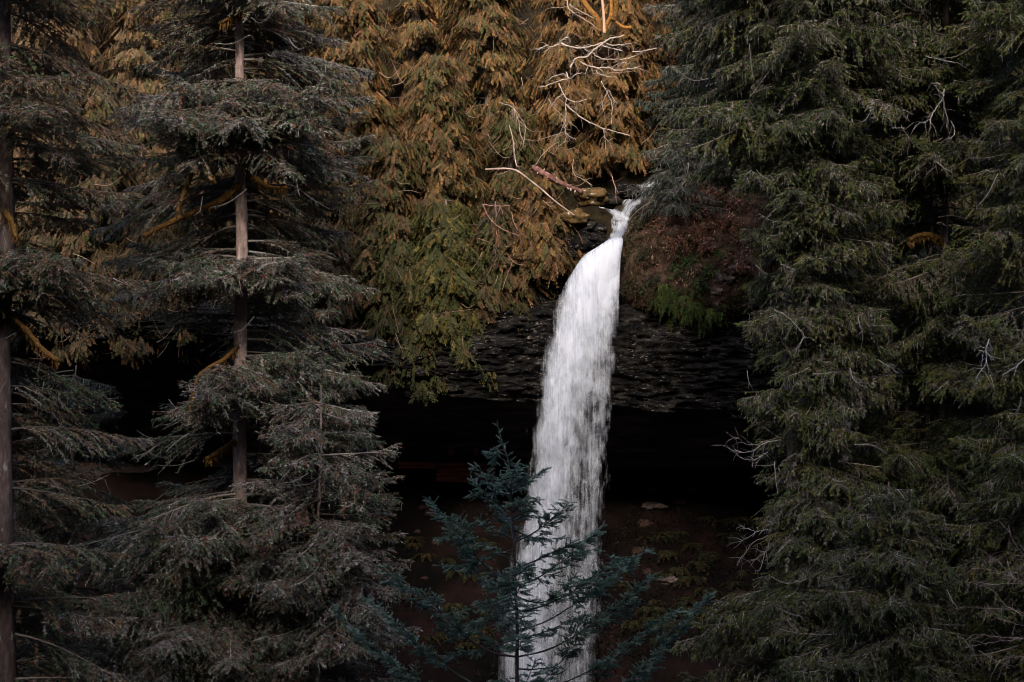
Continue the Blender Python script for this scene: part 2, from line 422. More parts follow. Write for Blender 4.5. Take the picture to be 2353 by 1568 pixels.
# ------------------------------------------------------------------ foliage builders
def spruce_limb(G, base, az, L, rise, droop, pal, w, dens=1.0, hang=0.35, lichen=0.0, lich_col=(0.22, 0.21, 0.2), wood=(0.10, 0.085, 0.075), tw=0.042, tl=0.19, sec=0.36):
    t = np.linspace(0, 1, 10)[:, None]
    d = np.array([math.cos(az), math.sin(az), 0.0]); side = np.array([-d[1], d[0], 0.0]); up = np.array([0, 0, 1.0])
    wig = rng.normal(0, 0.05)
    pts = base + L * (d * t * (1 - 0.06 * t) + side * wig * np.sin(t * 3.1) + up * (rise * t - droop * t**2 + 0.10 * t**5))
    pale = 3.2 if rng.random() < 0.16 else 1.0
    tube(G, pts, (0.011 * L + 0.008, 0.006), np.clip(np.array(wood) * rng.uniform(0.6, 1.3) * pale, 0, 0.45), 5)
    n2 = max(6, int(L * 12 * dens))
    tt = 0.1 + 0.9 * rng.random(n2) ** 0.85
    k = np.clip((tt * 9).astype(int), 0, 8); fr = (tt * 9 - k)[:, None]
    b2 = pts[k] * (1 - fr) + pts[k + 1] * fr
    tan = nrm(pts[k + 1] - pts[k])
    sg = rng.choice([-1, 1], n2)[:, None]
    ang = np.radians(rng.uniform(28, 68, n2))[:, None]
    down = rng.uniform(0.0, 2 * hang, n2)[:, None]
    d2 = nrm(tan * np.cos(ang) + side * sg * np.sin(ang) - up * down + up * 0.12)
    l2 = (L * sec * (1 - tt) ** 0.75 + 0.3) * rng.uniform(0.6, 1.25, n2)
    curl = rng.uniform(0.05, 0.35, n2)[:, None]
    def q(i, s):
        return b2[i] + l2[i][:, None] * (d2[i] * s - up * curl[i] * s**2)
    alli = np.arange(n2)
    one = np.ones((n2, 1))
    wc = np.clip(np.array(wood) * np.exp(rng.normal(0.2, 0.45, (n2, 1))) * np.where(rng.random((n2, 1)) < 0.14, 3.2, 1), 0, 0.5)
    m_ = q(alli, 0.5 * one)
    rods(G, b2, m_, 0.013, 0.010, wc); rods(G, m_, q(alli, one), 0.010, 0.004, wc)
    n3 = np.maximum(5, (l2 / 0.034 * dens).astype(int))
    ii = np.repeat(alli, n3); m = len(ii)
    s = rng.random((m, 1)) ** 0.8
    p = q(ii, s)
    td = nrm(d2[ii] - 2 * up * curl[ii] * s)
    sd = nrm(np.cross(td, up + 1e-3)) * rng.choice([-1, 1], (m, 1))
    a3 = np.radians(rng.uniform(12, 68, m))[:, None]
    d3 = nrm(td * np.cos(a3) + sd * np.sin(a3) + up * rng.normal(-0.08 - hang * 0.5, 0.42, (m, 1)))
    lw = np.asarray(w, float) * np.exp(rng.normal(0, 0.65, len(w)))
    c = pick(n2, pal, lw, 0.2)[ii] * np.exp(rng.normal(0, 0.13, (m, 1)))
    tipg = (s[:, 0] > 0.8) & (rng.random(m) < 0.4)
    c[tipg] = np.array(pal[1 if pal[0][0] > 0.1 else 0]) * np.exp(rng.normal(0.15, 0.2, (int(tipg.sum()), 1)))
    odd = rng.random(m) < 0.12
    c[odd] = pick(int(odd.sum()), pal, lw)
    blades(G, p, d3, rng.uniform(0.6, 1.3, m) * tl, rng.uniform(0.7, 1.3, m) * tw, c, 0.2, mid=0.4)
    # tip shoots
    blades(G, q(alli, one * 0.93), nrm(d2 - 1.6 * up * curl), np.full(n2, tl * 1.3), np.full(n2, tw), pick(n2, pal, lw), 0.2)
    if lichen > 0:
        nl = int(m * lichen)
        i3 = rng.integers(0, m, nl)
        dl = nrm(np.stack([rng.normal(0, 0.16, nl), rng.normal(0, 0.16, nl), -np.ones(nl)], -1))
        lc = np.array(lich_col) * np.exp(rng.normal(0, 0.35, (nl, 1)))
        blades(G, p[i3], dl, rng.uniform(0.1, 0.5, nl), rng.uniform(0.014, 0.03, nl), lc, 0.1, mid=0.25)

def cedar_limb(G, base, az, L, rise, droop, pal, w, dens=1.0, frond=0.5, leaf=0.14, lw_=0.052, wood=(0.13, 0.08, 0.06)):
    t = np.linspace(0, 1, 9)[:, None]
    d = np.array([math.cos(az), math.sin(az), 0.0]); side = np.array([-d[1], d[0], 0.0]); up = np.array([0, 0, 1.0])
    pts = base + L * (d * t + side * rng.normal(0, 0.06) * np.sin(3 * t) + up * (rise * t - droop * t**2 + 0.12 * t**4))
    tube(G, pts, (0.012 * L + 0.012, 0.008), np.array(wood) * rng.uniform(0.6, 1.4), 5)
    n2 = max(6, int(L * 17 * dens))
    tt = 0.15 + 0.85 * rng.random(n2) ** 0.7
    k = np.clip((tt * 8).astype(int), 0, 7); fr = (tt * 8 - k)[:, None]
    b2 = pts[k] * (1 - fr) + pts[k + 1] * fr
    sg = rng.uniform(-1, 1, (n2, 1))
    fd = nrm(d * rng.uniform(0.25, 1.0, (n2, 1)) + side * sg * 0.9 - up * rng.uniform(0.35, 1.3, (n2, 1)))
    b2 = b2 + rng.normal(0, 0.16, (n2, 3)) + side * sg * rng.uniform(0, 0.35, (n2, 1)) * L * 0.25
    fl = frond * rng.uniform(0.6, 1.35, n2)
    out = nrm(d + up * rng.uniform(0.3, 1.2, (n2, 1)) + rng.normal(0, 0.3, (n2, 3)))      # frond faces outward and up
    sd = nrm(np.cross(fd, out))
    lw = np.asarray(w, float) * np.exp(rng.normal(0, 0.4, len(w)))
    fc = pick(n2, pal, lw, 0.2)
    NL = 22
    u = np.tile(np.linspace(0.05, 1, NL), n2); ii = np.repeat(np.arange(n2), NL); m = len(ii)
    u = np.clip(u + rng.normal(0, 0.03, m), 0, 1)[:, None]
    sgn = np.tile(np.where(np.arange(NL) % 2 == 0, 1.0, -1.0), n2)[:, None]
    p = b2[ii] + fl[ii][:, None] * (fd[ii] * u - up * 0.28 * u**2) 
    ll = leaf * rng.uniform(0.7, 1.3, m) * (0.35 + 1.3 * (u[:, 0] * (1.25 - u[:, 0])))
    d3 = nrm(fd[ii] * rng.uniform(0.6, 1.0, (m, 1)) + sd[ii] * sgn * rng.uniform(0.35, 0.95, (m, 1)) - up * rng.uniform(0.15, 0.7, (m, 1)))
    c = np.clip(fc[ii] * np.exp(rng.normal(0, 0.14, (m, 1))), 0.004, 0.8)
    blades(G, p, d3, ll * 1.35, lw_ * rng.uniform(0.75, 1.3, m), c, 0.25, up=out[ii], mid=0.55)
    e = b2 + fl[:, None] * (fd * 0.8 - up * 0.2)
    rods(G, b2, e, 0.008, 0.004, np.array(wood) * np.exp(rng.normal(0.1, 0.4, (n2, 1))))

def proj(p):
    return p[0] / (S * p[1]) + 1176.5, 784 - p[2] / (S * p[1])

def inpoly(x, y, poly):
    r = False; j = len(poly) - 1
    for i in range(len(poly)):
        if (poly[i][1] > y) != (poly[j][1] > y) and x < (poly[j][0] - poly[i][0]) * (y - poly[i][1]) / (poly[j][1] - poly[i][1]) + poly[i][0]:
            r = not r
        j = i
    return r

def trunk_mesh(pts, rads, mat, parent, col=(1, 1, 1), name="trunk", sides=16):
    G = Geo()
    n = max(8, int(np.linalg.norm(np.asarray(pts[-1]) - np.asarray(pts[0])) / 0.5))
    P_ = resample(np.asarray(pts, float), n)
    r = np.interp(np.linspace(0, 1, n), np.linspace(0, 1, len(rads)), rads)
    zz = P_[:, 2] * 0.22; amp = min(0.14, 0.6 * r.max())
    P_[:, 0] += amp * vnoise(np.stack([zz, 0 * zz + P_[0, 0], 0 * zz], -1), 71)
    col = np.clip(np.asarray(col, float) * np.exp(0.35 * vnoise(np.stack([P_[:, 2] * 0.9, 0 * zz + P_[0, 0], 0 * zz], -1), 72))[:, None], 0, 3)
    tube(G, P_, r, np.asarray(col, float), sides, 0.045)
    return G.build(name, mat, parent, True)

RUST = (0.19, 0.08, 0.052)
GREY, GREEN, BROWN = (0.185, 0.17, 0.152), (0.06, 0.095, 0.048), (0.14, 0.09, 0.055)
PALE = (0.3, 0.28, 0.26)
GOLD, OLIVE, BGOLD = (0.18, 0.098, 0.03), (0.056, 0.058, 0.015), (0.112, 0.064, 0.026)
RGREEN, RGREY, ROLIVE = (0.048, 0.072, 0.02), (0.135, 0.12, 0.096), (0.088, 0.085, 0.018)

def spruce(name, px, Y, ztop, zbot, r0, r1, label, cat, group, nl, Lf, pal, w, voids=(), front=None, windows=(), nfront=0, warm=0, lean=0.0, barkcol=(1, 1, 1), moss=None, **kw):
    """px: trunk pixel column; ztop / zbot as photo rows of the crown's ends; r0, r1 trunk radius at the bottom and top"""
    x = (px - 1176.5) * S * Y
    zb = float(z_ground(x, Y)) if Y < 97 else float(z_hill(x, Y))
    root = thing(name, (x, Y, zb), label, cat, group)
    zt, zl = at(px, ztop, Y)[2], max(at(px, zbot, Y)[2], zb + 1.0)
    top = np.array([x + lean, Y, zt + (1.0 if ztop < 0 else 0.2)])
    bot = np.array([x, Y, zb - 0.3])
    mid = (top + bot) / 2 + np.array([rng.normal(0, 0.12), 0, 0])
    trunk_mesh([bot, mid, top], [r0 * 1.1, r0 * 0.7 + r1 * 0.3, r1], M["bark"], root, barkcol)
    G = Geo()
    made = 0; tries = 0
    while made < nl + nfront and tries < (nl + nfront) * 8:
        tries += 1
        z = zl + (zt - zl) * rng.random()
        az = rng.uniform(0, 2 * math.pi)
        if made >= nl:                      # extra limbs facing the camera, to fill out the crown's front
            az = rng.uniform(-2.5, -0.64)
            if front is not None:
                a_, c_ = front[rng.integers(0, len(front))]
                z = np.clip(at(px, rng.uniform(a_, c_), Y)[2], zl, zt)
        f = (z - bot[2]) / (top[2] - bot[2])
        b = bot * (1 - f) + top * f
        py = proj(b)[1]
        L = Lf(py, math.cos(az)) * rng.uniform(0.62, 1.12) * (0.75 if made >= nl else 1)
        if L < 0.6: continue
        toward = -math.sin(az)
        if front is not None and toward > 0.25 and rng.random() > 0.07:
            if not any(a <= py <= c for a, c in front): continue
        rise, droop = rng.uniform(-0.12, 0.16), rng.uniform(0.05, 0.36)
        bad = False
        for t in (0.35, 0.6, 0.85, 1.0):
            pt = b + L * np.array([math.cos(az) * t, math.sin(az) * t, rise * t - droop * t * t])
            qx, qy = proj(pt)
            if any(inpoly(qx, qy + dy, v) for v in voids for dy in (-14, 22)): bad = True; break
        if toward > -0.1 and windows:
            pts_ = [b + L * np.array([math.cos(az) * t, math.sin(az) * t, rise * t - droop * t * t]) for t in np.linspace(0.15, 1, 7)]
            for pt in pts_:
                qx, qy = proj(pt)
                if abs(qx - px) < 26 + 20 * toward and any(a - 8 <= qy <= c + 4 for a, c in windows): bad = True; break
        if bad: continue
        w_ = np.array(w, float)
        if warm: w_[2] += warm * np.clip((620 - py) / 500, 0, 1)
        spruce_limb(G, b, az, L, rise, droop, pal, w_, **kw)
        made += 1
    for i in range(int(nl * 0.16)):         # bare pale twigs standing out of the needles
        z = zl + (zt - zl) * rng.random(); az = rng.uniform(-math.pi, 0); d = np.array([math.cos(az), math.sin(az), 0])
        f = (z - bot[2]) / (top[2] - bot[2]); b = bot * (1 - f) + top * f
        L = Lf(proj(b)[1], math.cos(az)); l_ = rng.uniform(0.5, 1.8)
        b_ = b + d * L * rng.uniform(0.35, 0.8) - np.array([0, 0, 0.1 * L])
        e_ = nrm(d * rng.uniform(0, 1) + np.array([rng.normal(0, 0.9), -0.3, rng.normal(-0.15, 0.5)]))
        q_ = [proj(b_), proj(b_ + e_ * l_)]
        if any(inpoly(a_, c_, v) for a_, c_ in q_ for v in voids): continue
        P_ = resample([b_, b_ + e_ * l_ * 0.5 - np.array([0, 0, rng.uniform(0, 0.2) * l_]), b_ + e_ * l_ + np.array([0, 0, rng.uniform(-0.25, 0.15) * l_])], 8)
        pc = np.array((0.23, 0.215, 0.2)) * rng.uniform(0.5, 1.5)
        tube(G, P_, (0.02, 0.007), pc, 5)
        k_ = rng.integers(3, 9); j_ = rng.integers(2, 8, k_)
        dd = nrm(e_ * 0.6 + rng.normal(0, 0.5, (k_, 3)) - np.array([0, 0, 0.4]))
        rods(G, P_[j_], P_[j_] + dd * rng.uniform(0.1, 0.4, (k_, 1)), 0.009, 0.004, pc * 0.8)
    G.build("crown", M["needles"], root)
    if moss:
        for pl, r in moss:
            Gm = Geo()
            n = len(pl)
            P_ = resample([at(a, b_, Y - 0.3 - 2.6 * i / n) for i, (a, b_) in enumerate(pl)], 22)
            tube(Gm, P_, np.linspace(r, r * 0.55, 22) * (1 + 0.12 * rng.normal(0, 1, 22)), (1, 1, 1), 9, 0.1)
            # moss tufts hanging beneath
            k = 160
            i = rng.integers(0, 22, k)
            dl = nrm(np.stack([rng.normal(0, 0.3, k), rng.normal(0, 0.3, k), -np.ones(k)], -1))
            blades(Gm, P_[i] + rng.normal(0, r * 0.5, (k, 3)), dl, rng.uniform(0.1, 0.45, k), rng.uniform(0.03, 0.08, k), np.ones((k, 3)) * rng.uniform(0.6, 1.2, (k, 1)), 0.2)
            Gm.build("branch", M["mossbark"], root, True)
    return root

def cedar(px, py, Y, H, R, nl, label, pal, w, group="golden conifers on the hillside", name="cedar_tree", dens=1.0, **kw):
    """(px, py): photo pixel of the crown's middle; H crown height, R crown radius, metres"""
    c = at(px, py, Y)
    zg = float(z_hill(c[0], Y))
    zlo, zhi = max(c[2] - H / 2, zg - 2.5), c[2] + H / 2
    root = thing(name, (c[0], Y, zg), label, "tree", group)
    lean = rng.normal(0, 0.4)
    trunk_mesh([(c[0], Y, min(zg - 0.4, zlo)), (c[0] + lean * 0.5, Y, (zlo + zhi) / 2), (c[0] + lean, Y, zhi)], [0.26, 0.18, 0.03], M["bark"], root)
    G = Geo()
    for i in range(int(nl * 1.15)):
        f = rng.random() ** 0.9
        z = zlo + (zhi - zlo) * f
        az = rng.uniform(0, 2 * math.pi) if rng.random() < 0.35 else rng.uniform(math.pi * 0.95, math.pi * 2.05)
        L = R * (1.0 - 0.65 * f) * rng.uniform(0.55, 1.15) + 0.35
        cedar_limb(G, np.array([c[0] + lean * f, Y, z]), az, L, rng.uniform(-0.1, 0.3), rng.uniform(0.25, 0.65), pal, w, dens, **kw)
    for i in range(26):                     # dead twigs sticking out of the sprays
        f = rng.random(); az = rng.uniform(math.pi, 2 * math.pi); d = np.array([math.cos(az), math.sin(az), 0])
        r_ = R * (1 - 0.65 * f) + 0.35; l_ = rng.uniform(0.6, 2.0)
        b_ = np.array([c[0], Y, zlo + (zhi - zlo) * f - 0.3 * r_]) + d * r_ * rng.uniform(0.75, 1.0)
        e_ = nrm(np.array([rng.normal(0, 1), -0.4, rng.normal(0, 0.7)]))
        P_ = resample([b_, b_ + e_ * l_ * 0.5 - np.array([0, 0, rng.uniform(0, 0.25) * l_]), b_ + e_ * l_ + np.array([0, 0, rng.uniform(-0.2, 0.25) * l_])], 8)
        tube(G, P_, (0.02, 0.008), np.array((0.30, 0.21, 0.16)) * rng.uniform(0.5, 1.6), 5)
    G.build("crown", M["cedar"], root)
    return root

# ------------------------------------------------------------------ trees
VOID_L = [[(215, 772), (540, 778), (532, 830), (440, 868), (310, 880), (205, 858)],
          [(290, 925), (372, 905), (350, 985), (290, 990)],
          [(440, 985), (530, 985), (528, 1058), (470, 1058)],
          [(300, 1080), (380, 1075), (420, 1110), (300, 1120)]]
VOID_L2 = VOID_L + [[(965, 905), (1210, 905), (1150, 1568), (980, 1568)]]
k1 = 1.65071
mossL = [
    (zm(0, 0, k1, [(1585, 1225), (1450, 1330), (1300, 1390), (1190, 1440), (1060, 1500), (950, 1560)]), 0.17),
    (zm(0, 0, k1, [(1590, 1060), (1460, 1080), (1285, 1080), (1255, 1180), (1215, 1280), (1170, 1400)]), 0.15),
    (zm(0, 0, k1, [(1640, 1130), (1720, 1205), (1800, 1240), (1890, 1242)]), 0.12),
    (zm(0, 0, k1, [(1630, 690), (1740, 755), (1860, 805)]), 0.10),
    (zm(0, 0, k1, [(1600, 85), (1540, 110), (1470, 145)]), 0.10),
    (zm(0, 900, k1, [(1570, 800), (1480, 890), (1380, 945), (1310, 1000), (1290, 1080), (1250, 1230)]), 0.11),
    (zm(0, 900, k1, [(1550, 1430), (1440, 1500), (1360, 1545)]), 0.12),
    (zm(0, 900, k1, [(1580, 325), (1450, 410), (1300, 460), (1150, 480)]), 0.09),
    (zm(0, 1780, k1, [(1500, 480), (1430, 560), (1370, 630)]), 0.11),
    (zm(0, 1780, k1, [(1560, 890), (1470, 960), (1340, 1010), (1230, 1040)]), 0.11),
]
def L_left(py, cx):
    base = np.interp(py, [-500, 0, 300, 700, 900, 1200, 1600], [3.0, 4.6, 6.2, 6.0, 6.4, 6.8, 7.2])
    if cx < 0 and py > 1150: base += 2.0 * -cx
    return base
spruce("spruce_tree", 556, 80, -700, 1850, 0.36, 0.08, "tall grey-green spruce left of the waterfall with a bare pinkish trunk and moss-hung limbs", "tree", "large lichen-grey spruces on the left",
       640, L_left, [GREY, GREEN, BROWN, PALE, RUST], [4, 3, 2, 2.0, 0.8], VOID_L2, front=[(-700, 20), (185, 345), (590, 640), (820, 925), (1125, 1900)], windows=[(36, 172), (356, 590), (650, 800), (935, 1105)], nfront=110, warm=3.5, hang=0.27, tl=0.155, tw=0.046, lichen=0.05, moss=mossL, wood=(0.16, 0.14, 0.125), barkcol=(1.6, 1.52, 1.5))
mossL0 = [(zm(0, 900, k1, [(60, 590), (180, 700), (280, 820), (380, 895)]), 0.13),
          (zm(0, 0, k1, [(40, 1400), (80, 1470), (110, 1568)]), 0.13)]
def L_far(py, cx): return 4.2 + 1.4 * max(cx, 0)
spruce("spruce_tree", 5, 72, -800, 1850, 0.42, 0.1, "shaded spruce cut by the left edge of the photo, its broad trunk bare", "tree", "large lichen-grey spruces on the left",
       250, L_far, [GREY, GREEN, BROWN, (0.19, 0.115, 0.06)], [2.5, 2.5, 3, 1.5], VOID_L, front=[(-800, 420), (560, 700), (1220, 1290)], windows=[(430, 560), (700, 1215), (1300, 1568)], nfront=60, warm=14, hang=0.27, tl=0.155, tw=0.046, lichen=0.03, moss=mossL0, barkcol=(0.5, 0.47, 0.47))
def L_low(py, cx): return np.interp(py, [850, 1000, 1300, 1900], [2.6, 4.2, 5.5, 6.0])
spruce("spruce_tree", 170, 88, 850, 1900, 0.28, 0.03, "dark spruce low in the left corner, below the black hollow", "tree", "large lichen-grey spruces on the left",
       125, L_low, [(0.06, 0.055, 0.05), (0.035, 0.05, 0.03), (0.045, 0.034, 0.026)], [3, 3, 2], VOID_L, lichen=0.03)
def L_sm(py, cx): return np.interp(py, [800, 950, 1050, 1300, 1900], [0.8, 2.4, 3.4, 4.0, 5])
spruce("spruce_tree", 735, 76, 900, 1850, 0.2, 0.03, "smaller bushy grey spruce standing just right of the tall spruce's base", "tree", "large lichen-grey spruces on the left",
       150, L_sm, [GREY, GREEN, BROWN, PALE, RUST], [5, 2, 2, 1.7, 0.8], VOID_L2, hang=0.27, tl=0.155, tw=0.046, lichen=0.06)

# snag beside the spruce
xs = at(598, 1000, 82)
sn = thing("dead_snag", (xs[0], 82, float(z_ground(xs[0], 82))), "slim bare grey dead trunk just right of the tall spruce's trunk", "dead tree")
trunk_mesh([(xs[0], 82, sn.location.z - 0.2), at(599, 1140, 82), at(597, 960, 82), at(596, 800, 82)], [0.13, 0.11, 0.08, 0.02], M["bark"], sn)

# right-hand spruces
VOID_R = [[(1400, 930), (1690, 950), (1735, 1090), (1730, 1300), (1600, 1400), (1400, 1400)],
          [(1420, 480), (1690, 440), (1720, 600), (1700, 735), (1640, 930), (1420, 930)],
          [(1380, 440), (1480, 450), (1500, 600), (1380, 600)]]
def L_r1(py, cx):
    l = np.interp(py, [-300, 200, 420, 520, 800, 900, 1000, 1250, 1400, 1600], [5.5, 6.0, 4.4, 3.3, 3.4, 3.4, 2.2, 2.6, 4.5, 5.2])
    return l if cx < 0 else max(l, 4.5)
spruce("spruce_tree", 1815, 77, -600, 1850, 0.42, 0.1, "mossy green spruce right of the waterfall, grey lichen hanging beside the dark cave", "tree", "dark mossy spruces on the right",
       520, L_r1, [RGREEN, RGREY, ROLIVE, GREY], [5, 3.2, 3, 1.0], VOID_R, nfront=150, barkcol=(1.1, 1.15, 1.1), lichen=0.11, hang=0.45, tw=0.05, tl=0.155, lich_col=(0.2, 0.19, 0.175))
def L_r2(py, cx): return 5.5
mossR = [(zm(2696, 900, k1, [(1770, 95), (1680, 65), (1600, 75), (1560, 100)]), 0.14)]
spruce("spruce_tree", 2172, 80, -600, 1850, 0.2, 0.08, "green spruce on the right with white lichen streaks on its thin trunk", "tree", "dark mossy spruces on the right",
       460, L_r2, [RGREEN, ROLIVE, RGREY], [5.5, 3.5, 2.4], VOID_R, front=[(-600, -10), (75, 205), (320, 420), (560, 1850)], windows=[(-10, 70), (210, 310), (430, 540)], nfront=130, lichen=0.08, hang=0.42, tw=0.05, tl=0.155, moss=mossR, barkcol=(1.7, 1.6, 1.6))
spruce("spruce_tree", 2400, 72, -700, 1850, 0.34, 0.1, "olive green spruce cut by the right edge of the photo", "tree", "dark mossy spruces on the right",
       330, lambda py, cx: 4.0, [RGREEN, ROLIVE, RGREY], [4, 4, 2], VOID_R, nfront=60, lichen=0.06, hang=0.42, tw=0.05, tl=0.155)
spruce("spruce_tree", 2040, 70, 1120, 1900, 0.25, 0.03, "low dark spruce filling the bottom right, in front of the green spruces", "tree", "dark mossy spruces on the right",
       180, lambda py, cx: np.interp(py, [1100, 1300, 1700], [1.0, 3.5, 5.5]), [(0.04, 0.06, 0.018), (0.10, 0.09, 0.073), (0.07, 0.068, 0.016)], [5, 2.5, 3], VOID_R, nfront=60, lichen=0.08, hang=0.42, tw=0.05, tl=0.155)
spruce("spruce_tree", 1640, 104, -500, 470, 0.3, 0.08, "blue-green spruce on the hilltop leaning its lowest limbs over the head of the stream", "tree", "dark mossy spruces on the right",
       200, lambda py, cx: np.interp(py, [-500, 0, 300, 500], [3.5, 4.2, 4.6, 4.6]), [(0.04, 0.06, 0.045), RGREY, (0.03, 0.045, 0.03)], [4, 3, 2], [[(1380, 470), (1460, 470), (1500, 620), (1380, 620)], [(1200, 60), (1420, 60), (1440, 420), (1200, 420)]], lichen=0.06, hang=0.4)
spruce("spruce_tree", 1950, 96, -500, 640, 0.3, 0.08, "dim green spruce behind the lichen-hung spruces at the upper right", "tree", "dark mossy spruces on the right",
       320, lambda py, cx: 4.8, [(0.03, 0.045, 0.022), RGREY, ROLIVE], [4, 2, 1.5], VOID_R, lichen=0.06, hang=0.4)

spruce("young_spruce", 1570, 99.0, 330, 470, 0.1, 0.02, "small dark spruce on top of the mossy bank, its twigs hanging over the stream", "tree", None,
       44, lambda py, cx: np.interp(py, [330, 430, 500], [1.0, 2.9, 3.1]) * (1 if cx < 0 else 0.7), [(0.035, 0.052, 0.035), (0.09, 0.085, 0.075), (0.028, 0.04, 0.026)], [4, 2.5, 2], [[(1380, 505), (1418, 505), (1418, 600), (1380, 600)]], lichen=0.05, hang=0.45, tw=0.036, tl=0.16)
xs = at(2138, 200, 80.6)
sn = thing("dead_snag", (xs[0], 80.6, float(z_ground(xs[0], 80.6))), "slim dead trunk with white lichen patches among the green spruces at the upper right", "dead tree")
trunk_mesh([(xs[0], 80.6, sn.location.z - 0.2), at(2136, 900, 80.6), at(2141, 300, 80.6), at(2137, -200, 80.6)], [0.13, 0.11, 0.08, 0.04], M["bark"], sn, (2.0, 1.95, 1.95))

# golden conifers on the hillside
CE = [
 (960, 60, 111, 18, 3.6, 150, "golden conifer at the top of the photo, left of centre", [GOLD, BGOLD, OLIVE], [4, 4, 1]),
 (1130, 90, 109, 17, 3.4, 150, "golden conifer at the top centre with olive edges to its sprays", [GOLD, BGOLD, OLIVE], [3, 4, 2.5]),
 (1300, 180, 108, 15, 3.4, 150, "bright golden conifer behind the bare white branches", [GOLD, BGOLD, OLIVE], [5, 3, 1]),
 (1440, 160, 107, 11, 2.8, 110, "golden conifer between the bare white branches and the blue-green spruce", [GOLD, BGOLD, OLIVE], [5, 3, 0.8]),
 (1010, 420, 103, 14, 3.6, 170, "bronze conifer in the middle of the slope, right of the tall spruce", [BGOLD, GOLD, OLIVE], [4, 2.5, 3]),
 (820, 300, 106, 17, 3.8, 150, "bronze conifer partly hidden behind the tall spruce's right limbs", [BGOLD, GOLD, OLIVE], [4, 3, 2]),
 (1170, 420, 104, 9, 2.3, 90, "small olive conifer in shade left of the fallen log", [OLIVE, BGOLD, (0.05, 0.045, 0.012)], [4, 3, 2]),
 (880, 560, 101, 12, 3.2, 130, "olive and gold conifer just above the cliff, behind the tall spruce", [OLIVE, BGOLD, GOLD], [4, 3, 1]),
 (1030, 628, 99.5, 8, 2.9, 150, "olive conifer hanging its sprays over the cliff edge left of the waterfall", [OLIVE, (0.11, 0.085, 0.018), (0.045, 0.05, 0.012)], [4, 2.5, 2]),
 (640, 120, 107, 20, 3.6, 130, "golden conifer showing between the tall spruce's top limbs", [GOLD, BGOLD, OLIVE], [3, 4, 2]),
 (330, 100, 106, 20, 4.0, 150, "brown-gold conifer at the top left, left of the tall spruce", [BGOLD, (0.15, 0.10, 0.05), OLIVE], [4, 3, 1]),
 (110, 110, 104, 20, 4.0, 150, "brown-gold conifer in the top left corner", [BGOLD, (0.15, 0.10, 0.05), OLIVE], [4, 3, 1]),
 (460, 520, 101, 13, 3.4, 130, "olive conifer behind the tall spruce's mossy limbs", [OLIVE, BGOLD, GOLD], [3, 4, 1]),
 (220, 480, 100, 14, 3.4, 130, "brown conifer behind the left spruce at mid height", [BGOLD, (0.09, 0.07, 0.04), OLIVE], [3, 3, 2]),
 (1545, 90, 113, 15, 3.2, 110, "amber conifer glimpsed through the blue-green spruce", [GOLD, BGOLD, (0.2, 0.09, 0.03)], [4, 3, 2]),
 (2130, 40, 108, 18, 4.0, 110, "dim green conifer at the top right behind the thin white-flecked trunks", [(0.035, 0.045, 0.018), OLIVE, (0.05, 0.04, 0.02)], [4, 2, 1]),
 (2310, 120, 106, 20, 4.0, 110, "dim olive conifer in the top right corner behind the green spruces", [(0.035, 0.045, 0.018), OLIVE, (0.05, 0.04, 0.02)], [3, 3, 1]),
 (225, 10, 112, 16, 3.6, 110, "pale brown-gold conifer high at the top left between the two big spruces", [BGOLD, (0.13, 0.095, 0.05), OLIVE], [4, 3, 1]),
 (760, 40, 112, 16, 3.6, 110, "golden-brown conifer high at the top, right of the tall spruce's crown", [BGOLD, GOLD, OLIVE], [4, 2, 1]),
 (1720, 120, 112, 18, 3.6, 100, "brown conifer in shade behind the blue-green spruce", [BGOLD, OLIVE, (0.05, 0.04, 0.02)], [2, 2, 3]),
 (930, 690, 99.4, 7, 2.5, 100, "low olive conifer at the cliff edge, touching the tall spruce's right limb tips", [OLIVE, (0.05, 0.05, 0.014), BGOLD], [4, 3, 1]),
 (1145, 590, 99.4, 6, 2.0, 70, "small brown-olive conifer among the reddish bare stems above the cliff", [BGOLD, OLIVE, (0.05, 0.04, 0.016)], [2, 3, 3]),
 (740, 660, 99.3, 7, 2.6, 90, "dark olive conifer at the cliff edge, seen through the tall spruce's right limbs", [(0.05, 0.05, 0.018), BGOLD, (0.08, 0.06, 0.035)], [3, 1, 2]),
 (330, 655, 99.3, 7, 2.6, 90, "dark brown-olive conifer at the cliff edge above the black hollow", [(0.05, 0.045, 0.018), BGOLD, (0.08, 0.055, 0.03)], [3, 1, 2]),
 (130, 670, 99.3, 7, 2.6, 90, "dark conifer at the cliff edge beside the broad left trunk", [(0.05, 0.045, 0.018), BGOLD, (0.08, 0.055, 0.03)], [3, 1, 2]),
 (1250, 500, 99.6, 5, 2.0, 80, "low golden conifer leaning over the dark rock left of the waterfall's lip", [GOLD, BGOLD, OLIVE], [4, 4, 1.5]),
]
for a in CE:
    cedar(a[0], a[1], a[2], a[3], a[4], a[5], a[6], a[7], a[8], **(dict(frond=0.68, leaf=0.19, lw_=0.065) if a[1] in (628, 500, 690, 590) else {}))

# ------------------------------------------------------------------ bare branches and fallen wood on the hill
k3 = 3.1357
def Z3(p): return zm(2000, 0, k3, p)
def R2(p): return zm(1300, 0, k1, p)
def R5(p): return zm(1300, 900, k1, p)
def R6(p): return zm(2696, 900, k1, p)
def R9(p): return zm(2696, 1780, k1, p)

